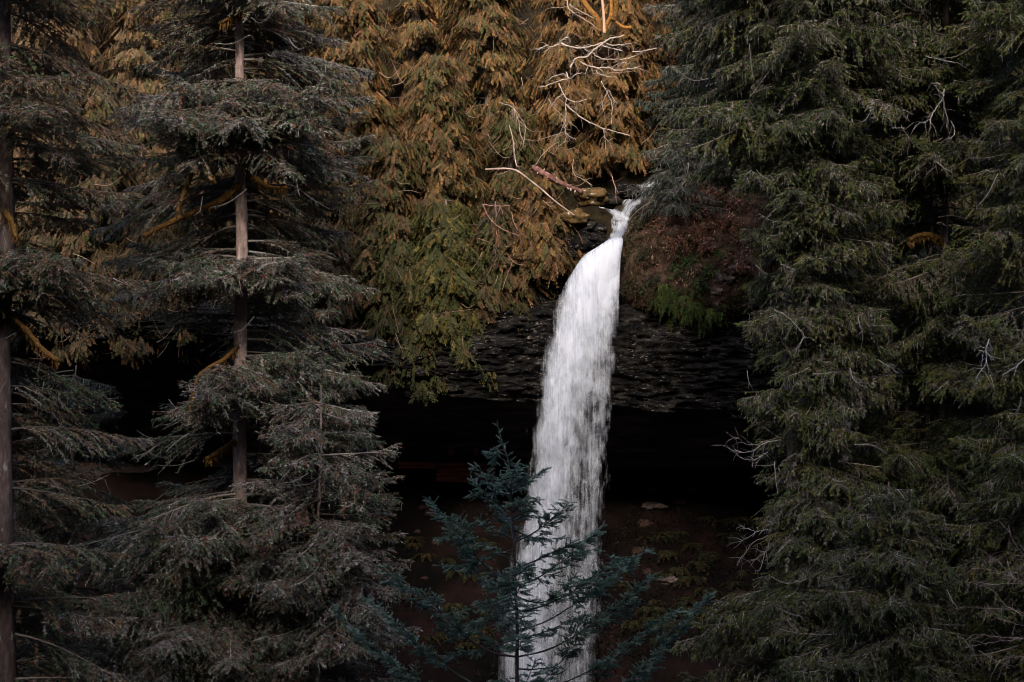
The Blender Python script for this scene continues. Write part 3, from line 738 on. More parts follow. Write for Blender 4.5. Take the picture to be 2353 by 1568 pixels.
def bare(name, parent, lines, Y, col, mat, side=True, jit=0.5):
    """each line: (photo polyline, base radius, tip radius) becomes a branch part with fine side twigs"""
    for pl, ra, rb in lines:
        G = Geo()
        n = max(10, len(pl) * 5)
        y0, y1 = Y + rng.uniform(-jit, jit), Y + rng.uniform(-jit, jit) - 0.3
        P_ = resample([at(a, b, y0 + (y1 - y0) * i / (len(pl) - 1)) for i, (a, b) in enumerate(pl)], n)
        P_[1:-1] += rng.normal(0, 0.012, (n - 2, 3))
        c = np.array(col) * np.exp(rng.normal(0, 0.12)) * np.exp(rng.normal(0, 0.12, (n, 1)))
        tube(G, P_, np.linspace(ra, rb, n) * 0.78, np.clip(c, 0, 0.8), 7, 0.06)
        if side:
            k = int(n * 0.55)
            i = rng.integers(2, n, k)
            d = nrm(np.gradient(P_, axis=0)[i] + rng.normal(0, 0.6, (k, 3)) * np.linalg.norm(np.gradient(P_, axis=0)[i], axis=1, keepdims=True) * 1.5)
            l = rng.uniform(0.2, 0.75, (k, 1))
            q1 = P_[i] + d * l * 0.5 + rng.normal(0, 0.03, (k, 3)); q2 = P_[i] + d * l - np.array([0, 0, 1]) * l * rng.uniform(-0.1, 0.35, (k, 1))
            cc = np.clip(np.array(col) * np.exp(rng.normal(-0.35, 0.3, (k, 1))), 0, 0.8)
            rods(G, P_[i], q1, 0.012, 0.009, cc); rods(G, q1, q2, 0.009, 0.004, cc)
        G.build(name, mat, parent, True)

WHITE = (0.42, 0.34, 0.29)
root = thing("dead_tree", hit(1395, 200), "bare fallen-looking tree of pale pinkish-white branches among the golden conifers", "dead tree")
bare("branch", root, [
    (Z3([(765, 540), (820, 570), (920, 595), (1020, 605), (1150, 580), (1290, 532)]), 0.065, 0.035),
    (Z3([(1560, 440), (1480, 470), (1370, 490), (1290, 550), (1200, 610), (1150, 655), (1080, 715), (950, 740), (880, 850)]), 0.05, 0.06),
    (Z3([(730, 570), (760, 520), (800, 490), (860, 465)]), 0.05, 0.03),
    (Z3([(730, 560), (700, 565), (640, 590), (580, 575), (490, 620), (440, 615)]), 0.035, 0.02),
    (Z3([(1150, 660), (1220, 710), (1310, 745), (1400, 745), (1500, 745), (1590, 735), (1680, 705), (1750, 680)]), 0.05, 0.025),
    (Z3([(1010, 775), (1060, 810), (1140, 835), (1230, 850), (1370, 850), (1430, 880), (1500, 885), (1600, 865), (1720, 850)]), 0.055, 0.022),
    (Z3([(1290, 575), (1360, 600), (1450, 620), (1530, 635)]), 0.045, 0.03),
    (Z3([(1330, 545), (1400, 570), (1540, 560), (1640, 545)]), 0.045, 0.02),
    (Z3([(950, 570), (1040, 600), (1090, 640), (1150, 665)]), 0.03, 0.04),
    (Z3([(1660, 650), (1790, 645), (1850, 630), (1980, 605)]), 0.035, 0.02),
    (Z3([(610, 1010), (660, 965), (800, 930), (870, 985), (960, 930), (1030, 915)]), 0.025, 0.03),
    (Z3([(830, 905), (850, 985), (760, 1010), (620, 1060), (500, 1100)]), 0.035, 0.018),
    (Z3([(1230, 850), (1215, 910), (1300, 950), (1370, 970)]), 0.03, 0.02),
    (Z3([(1100, 840), (1080, 900), (1070, 935)]), 0.03, 0.015),
    (Z3([(1410, 860), (1460, 810), (1540, 790), (1600, 795)]), 0.022, 0.015),
], 100.2, WHITE, M["twig"])
root = thing("dead_tree", hit(1300, 300), "pale dead sapling arching down the golden slope below the white branches", "dead tree")
bare("branch", root, [
    (Z3([(740, 1050), (770, 1130), (830, 1230), (880, 1260), (960, 1280), (1090, 1245)]), 0.05, 0.02),
    (R2([(1590, 690), (1650, 745), (1730, 800), (1840, 850), (1920, 870), (2010, 897)]), 0.05, 0.035),
    (Z3([(840, 1240), (820, 1310), (830, 1430), (815, 1568), (825, 1700)]), 0.03, 0.022),
    (Z3([(800, 1180), (720, 1230), (660, 1310)]), 0.028, 0.015),
    (Z3([(610, 1240), (680, 1360), (800, 1460), (900, 1560)]), 0.025, 0.012),
    (R2([(1840, 855), (1850, 910), (1890, 950)]), 0.022, 0.01),
    (R2([(1585, 870), (1620, 905), (1660, 915)]), 0.022, 0.012),
    (R2([(1585, 870), (1490, 900), (1400, 930)]), 0.022, 0.01),
    (Z3([(1360, 1130), (1300, 1260), (1285, 1330), (1310, 1420)]), 0.025, 0.012),
    (Z3([(1370, 1140), (1420, 1240), (1490, 1320)]), 0.025, 0.012),
    (Z3([(1270, 1020), (1310, 1100), (1400, 1300), (1400, 1560)]), 0.022, 0.02),
], 99.6, (0.36, 0.28, 0.23), M["twig"])
root = thing("dead_tree", hit(1260, 40), "dark twiggy dead branches reaching down from the top edge above the white branches", "dead tree")
bare("branch", root, [
    (Z3([(840, -60), (850, 80), (880, 130), (950, 180), (1050, 240), (1150, 300), (1220, 370)]), 0.05, 0.025),
    (Z3([(870, 60), (950, 110), (1050, 165), (1190, 235)]), 0.04, 0.025),
    (Z3([(850, 80), (790, 95), (640, 100)]), 0.022, 0.012),
    (Z3([(880, 140), (930, 190), (1010, 215), (1090, 280)]), 0.03, 0.012),
], 102.0, (0.3, 0.22, 0.17), M["twig"])
root = thing("mossy_tree", hit(1385, 120), "golden mossy trunks forking at the top edge above the white branches", "tree")
for pl, r, c in [(Z3([(1000, -60), (1130, 130), (1230, 240), (1270, 400)]), 0.16, (1.1, 1, 0.9)), (Z3([(1395, -40), (1395, 180), (1345, 300), (1325, 400)]), 0.1, (1.6, 1.4, 1.2)),
                 (Z3([(1395, 180), (1470, 290), (1560, 345), (1650, 345)]), 0.09, (1.6, 1.4, 1.2)), (Z3([(1450, -60), (1460, 100), (1430, 260)]), 0.16, (0.8, 0.8, 0.8)),
                 (Z3([(1620, -40), (1625, 100), (1640, 180)]), 0.14, (0.8, 0.8, 1.1))]:
    trunk_mesh([at(a, b, 104) for a, b in reversed(pl)], [r * 1.1, r * 0.9], M["mossbark"], root, np.array(c) * 1.3, "branch")
G = Geo(); tube(G, resample([at(a, b, 103) for a, b in Z3([(1275, -60), (1300, 180), (1308, 415)])], 20), (0.07, 0.09), (0.5, 0.3, 0.2), 8, 0.05)
G.build("branch", M["twig"], root, True)

def log(name, pl, Y, ra, rb, col, label, cat, stubs=0):
    P_ = resample([at(a, b, Y - 0.25 * i) for i, (a, b) in enumerate(pl)], 26)
    root = thing(name, P_[0], label, cat)
    G = Geo(); n = 26
    c = np.clip(np.array(col) * np.exp(rng.normal(0, 0.25, (n, 1))), 0, 1.5)
    tube(G, P_, np.linspace(ra, rb, n) * (1 + rng.normal(0, 0.06, n)), c, 10, 0.1)
    G.build("trunk", M["bark"] if stubs > 5 else M["twig"], root, True)
    for s in range(stubs):
        i = rng.integers(3, n - 2)
        d = nrm(np.array([rng.normal(0, 0.3), -0.6, rng.choice([-0.7, 0.9])]))
        Gs = Geo(); tube(Gs, np.array([P_[i], P_[i] + d * ra * 1.1, P_[i] + d * ra * 1.5]), (0.04, 0.03), (0.5, 0.38, 0.33), 6)
        Gs.build("branch", M["twig"], root, True)
    return root
log("fallen_log", R2([(1370, 1105), (1480, 1165), (1570, 1215), (1700, 1268)]), 98.6, 0.17, 0.11, (0.7, 0.45, 0.4), "reddish fallen log with pale knots above the head of the waterfall", "log", 9)
log("fallen_branch", R2([(1060, 1120), (1200, 1115), (1270, 1130), (1340, 1180), (1440, 1260), (1520, 1330), (1645, 1422)]), 98.3, 0.05, 0.04, (0.36, 0.26, 0.22), "long thin pale fallen branch left of and below the reddish log", "branch", 4)
root = thing("dead_shrub", hit(1230, 330), "thin upright dead stems left of the reddish log", "dead shrub")
bare("branch", root, [
    (R2([(1215, 825), (1240, 920), (1255, 1050), (1270, 1100)]), 0.03, 0.04),
    (R2([(1150, 680), (1240, 710), (1290, 780), (1325, 840), (1310, 960)]), 0.025, 0.015),
    (R2([(1245, 710), (1275, 790), (1290, 880), (1310, 940)]), 0.022, 0.012),
    (R2([(1520, 1010), (1550, 960), (1590, 930)]), 0.022, 0.02),
    (R2([(1390, 1090), (1430, 1030), (1480, 980), (1540, 940)]), 0.025, 0.015),
    (R2([(1640, 1050), (1640, 1140), (1690, 1180), (1765, 1225)]), 0.02, 0.015),
], 99.0, (0.42, 0.32, 0.25), M["twig"])
root = thing("dead_shrub", hit(1150, 560), "tangle of reddish bare stems drooping over the cliff left of the waterfall's lip", "dead shrub")
bare("branch", root, [
    (R2([(1040, 1350), (1110, 1360), (1220, 1360)]), 0.03, 0.02),
    (R2([(1040, 1350), (1080, 1430), (1150, 1500), (1280, 1560)]), 0.035, 0.02),
    (R5([(1130, 0), (1140, 100), (1200, 190), (1260, 255), (1340, 265)]), 0.035, 0.018),
    (R5([(1350, 105), (1390, 180), (1470, 225)]), 0.03, 0.015),
    (R5([(1010, 90), (1110, 130), (1120, 230), (1060, 355)]), 0.025, 0.012),
    (R5([(1240, 240), (1190, 370), (1170, 430)]), 0.022, 0.012),
    (R5([(1310, 260), (1310, 360)]), 0.022, 0.012),
    (R5([(1420, 270), (1510, 240), (1540, 340)]), 0.022, 0.012),
    (R2([(1230, 1400), (1260, 1500), (1330, 1568)]), 0.022, 0.012),
    (R2([(1890, 1160), (1915, 1230), (1920, 1290)]), 0.03, 0.025),
], 97.9, (0.36, 0.2, 0.16), M["twig"])
def R3(p): return zm(2696, 0, k1, p)
WB = (0.30, 0.285, 0.275)
root = thing("dead_branch", at(2168, 220, 76), "white lichen-crusted dead boughs hanging round the thin trunks at the upper right", "branch")
bare("branch", root, [
    (R3([(1785, 590), (1775, 650), (1740, 700), (1700, 770), (1690, 850)]), 0.045, 0.02), (R3([(1775, 650), (1790, 730), (1810, 810)]), 0.045, 0.02),
    (R3([(1830, 800), (1855, 870), (1830, 915)]), 0.03, 0.015), (R3([(1660, 372), (1760, 395), (1860, 415), (1940, 445)]), 0.025, 0.012),
    (R3([(1440, 845), (1520, 850)]), 0.035, 0.02), (R3([(1760, 560), (1720, 550), (1740, 590), (1775, 620)]), 0.025, 0.015), (R3([(1715, 1010), (1730, 1060), (1720, 1110)]), 0.04, 0.02),
    (R3([(1730, 1070), (1770, 1100), (1805, 1125)]), 0.022, 0.012), (R3([(1690, 790), (1640, 810), (1615, 810)]), 0.02, 0.012),
], 74.5, WB, M["twig"], jit=0.6)
root = thing("dead_branch", at(2240, 850, 66), "forked white dead bough among the olive sprays near the right edge", "branch")
bare("branch", root, [
    (R6([(2080, 755), (2060, 830), (2110, 890)]), 0.035, 0.015), (R6([(2060, 830), (2065, 900), (2030, 960), (1995, 1010)]), 0.03, 0.012), (R6([(2050, 835), (2010, 830)]), 0.02, 0.012),
    (R6([(2330, 870), (2250, 940), (2170, 995)]), 0.03, 0.014), (R6([(2290, 1140), (2280, 1210), (2250, 1245)]), 0.03, 0.014),
], 66, WB, M["twig"], jit=0.6)
root = thing("dead_branch", at(1830, 640, 73.5), "pale dead boughs crossing the mossy spruce to the right of the cave", "branch")
bare("branch", root, [
    (R6([(1215, 600), (1225, 660), (1245, 705)]), 0.03, 0.015), (R6([(1280, 560), (1285, 630), (1310, 665), (1400, 665)]), 0.028, 0.014), (R6([(1160, 945), (1180, 1010), (1220, 1050), (1270, 1072)]), 0.03, 0.015),
    (R6([(1345, 890), (1410, 930), (1480, 975)]), 0.028, 0.012), (R6([(860, 740), (830, 790), (800, 850)]), 0.025, 0.012), (R6([(700, 260), (760, 280), (800, 300)]), 0.02, 0.012),
    (R6([(660, 560), (740, 600), (810, 670), (870, 745)]), 0.03, 0.015), (R6([(1190, 1450), (1300, 1455), (1390, 1490)]), 0.025, 0.012), (R6([(925, 985), (1040, 978)]), 0.022, 0.012),
    (R9([(640, 870), (720, 910), (800, 910), (870, 885)]), 0.022, 0.012), (R9([(980, 885), (1080, 870), (1190, 850)]), 0.022, 0.012), (R9([(980, 765), (1050, 810), (1120, 850)]), 0.02, 0.01),
    (R9([(840, 1040), (900, 1055), (1000, 1055)]), 0.025, 0.012), (R9([(690, 1065), (750, 1110), (830, 1130)]), 0.022, 0.012),
], 72.5, (0.24, 0.225, 0.21), M["twig"], jit=0.6)
root = thing("dead_branch", at(1780, 1035, 75), "bare white twigs reaching from the right spruce into the dark cave", "branch")
bare("branch", root, [
    (R6([(700, 1420), (600, 1440), (520, 1490), (420, 1500), (320, 1455)]), 0.02, 0.01),
    (R6([(620, 1500), (520, 1550), (430, 1530), (390, 1460)]), 0.018, 0.008),
    (R6([(560, 1450), (480, 1450), (430, 1410), (400, 1400)]), 0.015, 0.008),
], 74.5, (0.28, 0.26, 0.25), M["twig"], jit=0.3)
root = thing("dead_branch", at(1800, 1240, 75), "bare white twigs hanging from the right spruce below the cave", "branch")
bare("branch", root, [
    (R9([(640, 560), (560, 570), (490, 610), (430, 640)]), 0.02, 0.01),
    (R9([(620, 600), (530, 640), (470, 710), (440, 745)]), 0.018, 0.008),
    (R9([(560, 570), (500, 560), (440, 540)]), 0.015, 0.008),
    (R9([(630, 630), (610, 700), (540, 750), (500, 770)]), 0.015, 0.008),
], 74.5, (0.28, 0.26, 0.25), M["twig"], jit=0.3)
root = thing("bare_shrub", at(2420, 1480, 60), "leafless shrub with fine reddish-white twigs at the lower right edge", "shrub")
bare("branch", root, [
    (R9([(2420, 980), (2311, 910), (2200, 860), (2100, 830), (1960, 800)]), 0.02, 0.007),
    (R9([(2420, 1000), (2250, 880), (2150, 780), (2050, 700)]), 0.02, 0.007),
    (R9([(2420, 900), (2250, 915), (2080, 920), (1960, 900)]), 0.017, 0.006),
    (R9([(2420, 1180), (2200, 1070), (2100, 960), (1920, 900)]), 0.02, 0.007),
    (R9([(2420, 1150), (2250, 1090), (2080, 1080), (1920, 1070)]), 0.017, 0.006),
    (R9([(2420, 1300), (2300, 1280), (2150, 1270), (1980, 1250)]), 0.017, 0.006),
    (R9([(2420, 1260), (2250, 1290), (2130, 1300), (1920, 1340)]), 0.015, 0.006),
    (R9([(2420, 1230), (2280, 1190), (2150, 1150), (2040, 1090)]), 0.015, 0.006),
    (R9([(2420, 860), (2300, 720), (2200, 560)]), 0.015, 0.006),
    (R9([(2420, 1400), (2250, 1400), (2080, 1450)]), 0.013, 0.006),
], 60, (0.3, 0.22, 0.2), M["twig"], jit=0.6)

# ------------------------------------------------------------------ foreground fir
FY = 22.0
def R8(p): return zm(1300, 1780, k1, p)
fx = at(1180, 1500, FY)
froot = thing("fir_tree", (fx[0], FY, float(z_ground(fx[0], FY))), "young blue-green fir in the foreground, its tip in front of the waterfall", "tree")
ftr = [(1142, 966)] + R8([(1155, -60), (1185, 30), (1210, 110), (1225, 250), (1235, 450), (1250, 650), (1255, 900), (1265, 1100), (1270, 1300), (1268, 1568)])
pts = [at(a, b, FY) for a, b in ftr]
pts.append(np.array([pts[-1][0] + 0.02, FY, float(z_ground(fx[0], FY)) - 0.2]))
TP = resample(pts[::-1], 90)
G = Geo()
tube(G, TP, np.interp(np.linspace(0, 1, 90), [0, 0.45, 0.9, 1], [0.06, 0.026, 0.011, 0.004]), np.clip(np.array((0.075, 0.062, 0.056)) * np.exp(rng.normal(0, 0.25, (90, 1))), 0, 1), 9, 0.06)
G.build("trunk", M["twig"], froot, True)
FPAL = [(0.24, 0.34, 0.26), (0.16, 0.235, 0.16), (0.38, 0.47, 0.39), (0.12, 0.17, 0.105)]

def shoots(G, p0, p1, dens=760, ln=0.0185, wd=0.0056):
    """needles set round straight shoots from p0 to p1"""
    l = np.linalg.norm(p1 - p0, axis=1)
    n = np.maximum(6, (l * dens).astype(int)); ii = np.repeat(np.arange(len(l)), n); m = len(ii)
    s = rng.random((m, 1)); ax = nrm(p1 - p0)[ii]
    r = nrm(np.cross(ax, rng.normal(0, 1, (m, 3))))
    r = nrm(r + np.array([0, 0, 0.45]))
    d = nrm(ax * rng.uniform(0.5, 1.0, (m, 1)) + r)
    c1 = np.repeat(pick(len(l), FPAL, [4, 3, 2, 2], 0.12), n, 0) * np.exp(rng.normal(0, 0.15, (m, 1)))
    blades(G, p0[ii] + (p1 - p0)[ii] * s, d, ln * rng.uniform(0.7, 1.2, m) * (1 - 0.35 * s[:, 0] ** 3), wd, c1, 0.1, mid=0.5)

def fir_branch(P_, r0=0.014, dens=1.0, bare_to=0.25, pale=False):
    """one fir branch along the points P_: wood, side shoots with their own side shoots, needles"""
    G = Geo()
    L = np.linalg.norm(np.diff(P_, axis=0), axis=1).sum()
    n = len(P_)
    wc = np.array((0.17, 0.18, 0.18) if pale else (0.06, 0.055, 0.055))
    tube(G, P_, np.linspace(r0, 0.003, n), wc * np.exp(rng.normal(0, 0.2, (n, 1))), 6, 0.05)
    tan = nrm(np.gradient(P_, axis=0))
    k = max(5, int(L / 0.033 * dens))
    u = bare_to + (1 - bare_to) * np.sort(rng.random(k))
    i = np.clip((u * (n - 1)).astype(int), 0, n - 2); f = (u * (n - 1) - i)[:, None]
    b = P_[i] * (1 - f) + P_[i + 1] * f; td = tan[i]
    sd = nrm(np.cross(td, np.array([0.0, 0.35, 1.0]))) * np.where(np.arange(k) % 2, 1.0, -1.0)[:, None]
    a = np.radians(rng.uniform(35, 62, k))[:, None]
    d = nrm(td * np.cos(a) + sd * np.sin(a) + rng.normal(0, 0.16, (k, 3)) - np.array([0, 0, 0.16]))
    l = (0.07 + 0.30 * min(L, 1.6) / 1.4 * (1 - u) ** 0.8) * rng.uniform(0.6, 1.25, k)
    tip = b + d * l[:, None] + np.array([0, 0, 0.02]) * l[:, None]
    rods(G, b, tip, 0.0035, 0.0018, wc * np.exp(rng.normal(0, 0.25, (k, 1))))
    far = 0.25
    shoots(G, b + (tip - b) * far, tip)
    # shoots on the side shoots
    n3 = np.maximum(1, ((l - 0.03) / 0.034).astype(int)); ii = np.repeat(np.arange(k), n3); m = len(ii)
    if m:
        s = rng.uniform(0.25, 0.95, (m, 1)); bb = b[ii] + (tip - b)[ii] * s
        s2 = nrm(np.cross(d[ii], np.array([0.0, 0.35, 1.0]) + rng.normal(0, 0.3, (m, 3)))) * rng.choice([-1, 1], (m, 1))
        dd = nrm(d[ii] * 0.75 + s2 * 0.7 + rng.normal(0, 0.12, (m, 3)))
        ll = rng.uniform(0.07, 0.15, (m, 1)) * (1.25 - 0.6 * s)
        rods(G, bb, bb + dd * ll, 0.002, 0.0015, np.tile(wc, (m, 1)))
        shoots(G, bb, bb + dd * ll)
    j0 = int(n * max(bare_to, 0.55))
    shoots(G, P_[j0:-1], P_[j0 + 1:], 420)
    return G.build("branch", M["fir"], froot)

FB = [
 ([(1225, 300), (1120, 250), (1050, 190), (990, 155)], 0.2), ([(1232, 450), (1150, 400), (1080, 345), (1000, 270), (965, 235)], 0.15),
 ([(1228, 330), (1130, 318), (1040, 320), (970, 322)], 0.2), ([(1240, 620), (1130, 570), (1050, 520), (990, 490)], 0.15),
 ([(1245, 765), (1120, 710), (1000, 650), (900, 550), (770, 460), (700, 370)], 0.3), ([(1250, 920), (1150, 870), (1040, 780), (960, 690), (880, 590), (760, 620)], 0.45),
 ([(1260, 1240), (1160, 1130), (1080, 1010), (1010, 850), (950, 720), (850, 500)], 0.6), 
 ([(1262, 1400), (1100, 1370), (950, 1280), (840, 1180), (700, 1040), (560, 960), (470, 880), (400, 800)], 0.3),
 ([(1250, 950), (1160, 1020), (1000, 1070), (900, 1100)], 0.3), ([(1262, 1280), (1080, 1340), (930, 1365), (800, 1400)], 0.4),
 ([(1268, 1700), (950, 1560), (750, 1430), (600, 1310), (450, 1170), (330, 1060), (285, 1020)], 0.4),
 ([(1270, 1900), (900, 1750), (620, 1560), (450, 1440), (300, 1320), (160, 1190), (75, 1075)], 0.4),
 ([(1250, 690), (1080, 740), (950, 800), (780, 800)], 0.25), ([(1258, 1080), (1100, 1130), (980, 1190), (850, 1240)], 0.3),
 ([(1210, 120), (1160, 90), (1120, 60), (1090, 35)], 0.15), ([(1205, 100), (1250, 130), (1290, 125)], 0.15), ([(1190, 40), (1150, 40), (1120, 100), (1140, 130)], 0.2),
 ([(1225, 310), (1320, 260), (1380, 220), (1425, 180)], 0.15), ([(1238, 450), (1310, 390), (1360, 350), (1410, 375)], 0.15), ([(1242, 500), (1340, 470), (1440, 480)], 0.15),
 ([(1255, 640), (1380, 580), (1500, 490), (1560, 440), (1618, 370)], 0.25), ([(1258, 820), (1400, 760), (1550, 690), (1700, 640), (1790, 580), (1850, 520)], 0.3),
 ([(1260, 940), (1420, 870), (1580, 760), (1680, 710), (1790, 690)], 0.3), ([(1267, 1110), (1450, 1060), (1650, 960), (1850, 820), (1965, 745)], 0.35),
 ([(1270, 1225), (1450, 1170), (1650, 1050), (1850, 910), (2000, 790), (2110, 705)], 0.4), ([(1272, 1400), (1450, 1360), (1620, 1280), (1800, 1160), (1980, 1040), (2150, 860)], 0.35),
 ([(1272, 1650), (1600, 1560), (1850, 1430), (2050, 1280), (2250, 1140), (2330, 1090)], 0.35), ([(1275, 1850), (1700, 1720), (2000, 1560), (2310, 1230), (2539, 990)], 0.45),
 ([(1250, 560), (1330, 600), (1420, 620), (1550, 620)], 0.2), ([(1255, 760), (1340, 850), (1450, 900)], 0.2), ([(1262, 1000), (1380, 1040), (1480, 1020), (1640, 880)], 0.25),
 ([(1272, 1480), (1400, 1480), (1560, 1430), (1700, 1130)], 0.5),
]
for i, (pl, b0) in enumerate(FB):
    pl = R8(pl); k = len(pl)
    dy = rng.uniform(-0.5, 0.5) * (1.0 if k > 4 else 0.4)
    P_ = resample([at(a, b, FY + dy * q / (k - 1)) for q, (a, b) in enumerate(pl)], 26)
    fir_branch(P_, 0.005 + 0.0013 * k, 1.0, b0, pale=(i in (6, 10, 11, 24, 27)))
G = Geo()
shoots(G, TP[62:-1], TP[63:], 420, 0.017)
shoots(G, TP[80:-1], TP[81:], 700, 0.022, 0.006)
for i_ in range(26):
    b_ = TP[min(88, 72 + int(i_ * 0.66))]; az_ = i_ * 2.4; l_ = rng.uniform(0.06, 0.13) * (1 if i_ < 20 else 0.7)
    e_ = b_ + np.array([math.cos(az_) * l_, math.sin(az_) * l_, 0.6 * l_])
    shoots(G, b_[None], e_[None]); rods(G, b_[None], e_[None], 0.003, 0.0015, np.array([[0.1, 0.09, 0.08]]))
tip = G.build("leader", M["fir"], froot)
# branches growing towards and away from the viewer
for i in range(72):
    u = rng.uniform(0.2, 0.93) ** 1.25; b = TP[int(u * 89)]
    az = rng.choice([-1, 1]) * math.pi / 2 + rng.normal(0, 0.5)
    L = 0.18 + 1.5 * (1 - u) * rng.uniform(0.7, 1.1)
    t = np.linspace(0, 1, 18)[:, None]
    P_ = b + L * (np.array([math.cos(az), math.sin(az), 0]) * t + np.array([0, 0, 1]) * (0.25 * t + 0.15 * t**2 - 0.1))
    fir_branch(P_, 0.009, 0.9, 0.25)

# ------------------------------------------------------------------ water
def water_mat():
    m, nt, p, out = mat_new("falling water")
    N, L = nt.nodes, nt.links
    uv = N.new("ShaderNodeUVMap"); uv.uv_map = "flow"
    cov = N.new("ShaderNodeAttribute"); cov.attribute_name = "cover"
    def noise(sx, sy, detail, rough=0.6):
        mp = N.new("ShaderNodeMapping"); mp.inputs["Scale"].default_value = (sx, sy, 1)
        L.new(uv.outputs[0], mp.inputs[0])
        n = N.new("ShaderNodeTexNoise"); n.inputs["Scale"].default_value = 1; n.inputs["Detail"].default_value = detail; n.inputs["Roughness"].default_value = rough
        L.new(mp.outputs[0], n.inputs["Vector"]); return n.outputs[0]
    a, b, c = noise(2.0, 0.75, 4), noise(8.0, 0.4, 3, 0.7), noise(22, 0.35, 2)
    def math_(op, x, y):
        q = N.new("ShaderNodeMath"); q.operation = op
        for k, v in enumerate((x, y)):
            if isinstance(v, (int, float)): q.inputs[k].default_value = v
            else: L.new(v, q.inputs[k])
        return q.outputs[0]
    s = math_('ADD', math_('ADD', math_('MULTIPLY', a, 1.7), math_('MULTIPLY', b, 1.0)), math_('MULTIPLY', c, 0.4))     # mean about 0.98
    s = math_('ADD', s, math_('MULTIPLY', cov.outputs["Fac"], 1.0))
    r = N.new("ShaderNodeMapRange"); r.interpolation_type = 'SMOOTHSTEP'
    r.inputs[1].default_value = 1.17; r.inputs[2].default_value = 2.2; L.new(s, r.inputs[0])
    p.inputs["Base Color"].default_value = (0.70, 0.74, 0.84, 1)
    p.inputs["Roughness"].default_value = 0.5
    t = N.new("ShaderNodeBsdfTranslucent"); t.inputs[0].default_value = (0.70, 0.74, 0.84, 1)
    mx = N.new("ShaderNodeMixShader"); mx.inputs[0].default_value = 0.35
    L.new(p.outputs[0], mx.inputs[1]); L.new(t.outputs[0], mx.inputs[2])
    tr = N.new("ShaderNodeBsdfTransparent")
    m2 = N.new("ShaderNodeMixShader")
    L.new(r.outputs[0], m2.inputs[0]); L.new(tr.outputs[0], m2.inputs[1]); L.new(mx.outputs[0], m2.inputs[2])
    L.new(m2.outputs[0], out.inputs[0])
    return m
M["water"] = water_mat()

def ribbon(name, rowsPL, depth, cover, layers, parent=None, thick=0.5, nu=40, nv=160, seed=0, spread=1.0):
    """layered sheets of falling water; rowsPL: list of (row, left, right); depth(row fraction) -> Y; cover(u, v) -> 0..1"""
    rows = np.array(rowsPL, float)
    allv, allf, alluv, allc = [], [], [], []
    n0 = 0
    for k in range(layers):
        v = np.linspace(0, 1, nv); u = np.linspace(0, 1, nu)
        py = rows[0, 0] + (rows[-1, 0] - rows[0, 0]) * v
        l = np.interp(py, rows[:, 0], rows[:, 1]) - 12 * spread * np.clip(v * 6, 0, 1); r = np.interp(py, rows[:, 0], rows[:, 2]) + 6 * spread * np.clip(v * 6, 0, 1)
        Ug, Vg = np.meshgrid(u, v)
        px = l[:, None] + (r - l)[:, None] * Ug
        dep = depth(Vg)
        bul = thick * (k / max(layers - 1, 1) - 0.5) * 2 * np.sqrt(np.clip(1 - (2 * Ug - 1) ** 2, 0, 1)) * (0.35 + 0.65 * Vg)
        nz_ = vnoise(np.stack([px * 0.045 + k * 7.1, py[:, None] * 0.012 + 0 * Ug, 0 * Ug + seed], -1), 3 + k) * 0.16
        Yq = dep + bul + nz_
        Pq = np.stack([(px - 1176.5) * S * dep, Yq, (784 - py)[:, None] * S * dep + 0 * Ug], -1)
        idx = np.arange(nu * nv).reshape(nv, nu) + n0
        allf.append(np.stack([idx[:-1, :-1], idx[:-1, 1:], idx[1:, 1:], idx[1:, :-1]], -1).reshape(-1, 4))
        allv.append(Pq.reshape(-1, 3)); n0 += nu * nv
        alluv.append(np.stack([(px - l.min()) * S * 98 + k * 13.7 + seed, py[:, None] * S * 98 + 0 * Ug + k * 5.3], -1).reshape(-1, 2))
        allc.append(cover(Ug, Vg, k).ravel())
    G = Geo(); G.add(np.concatenate(allv), np.ones(3), f4=np.concatenate(allf))
    o = G.build(name, M["water"], parent, True)
    me = o.data
    uvl = me.uv_layers.new(name="flow")
    li = np.zeros(len(me.loops), np.int32); me.loops.foreach_get("vertex_index", li)
    uvl.data.foreach_set("uv", np.concatenate(alluv)[li].astype(np.float32).ravel())
    a = me.attributes.new("cover", 'FLOAT', 'POINT'); a.data.foreach_set("value", np.concatenate(allc).astype(np.float32))
    return o

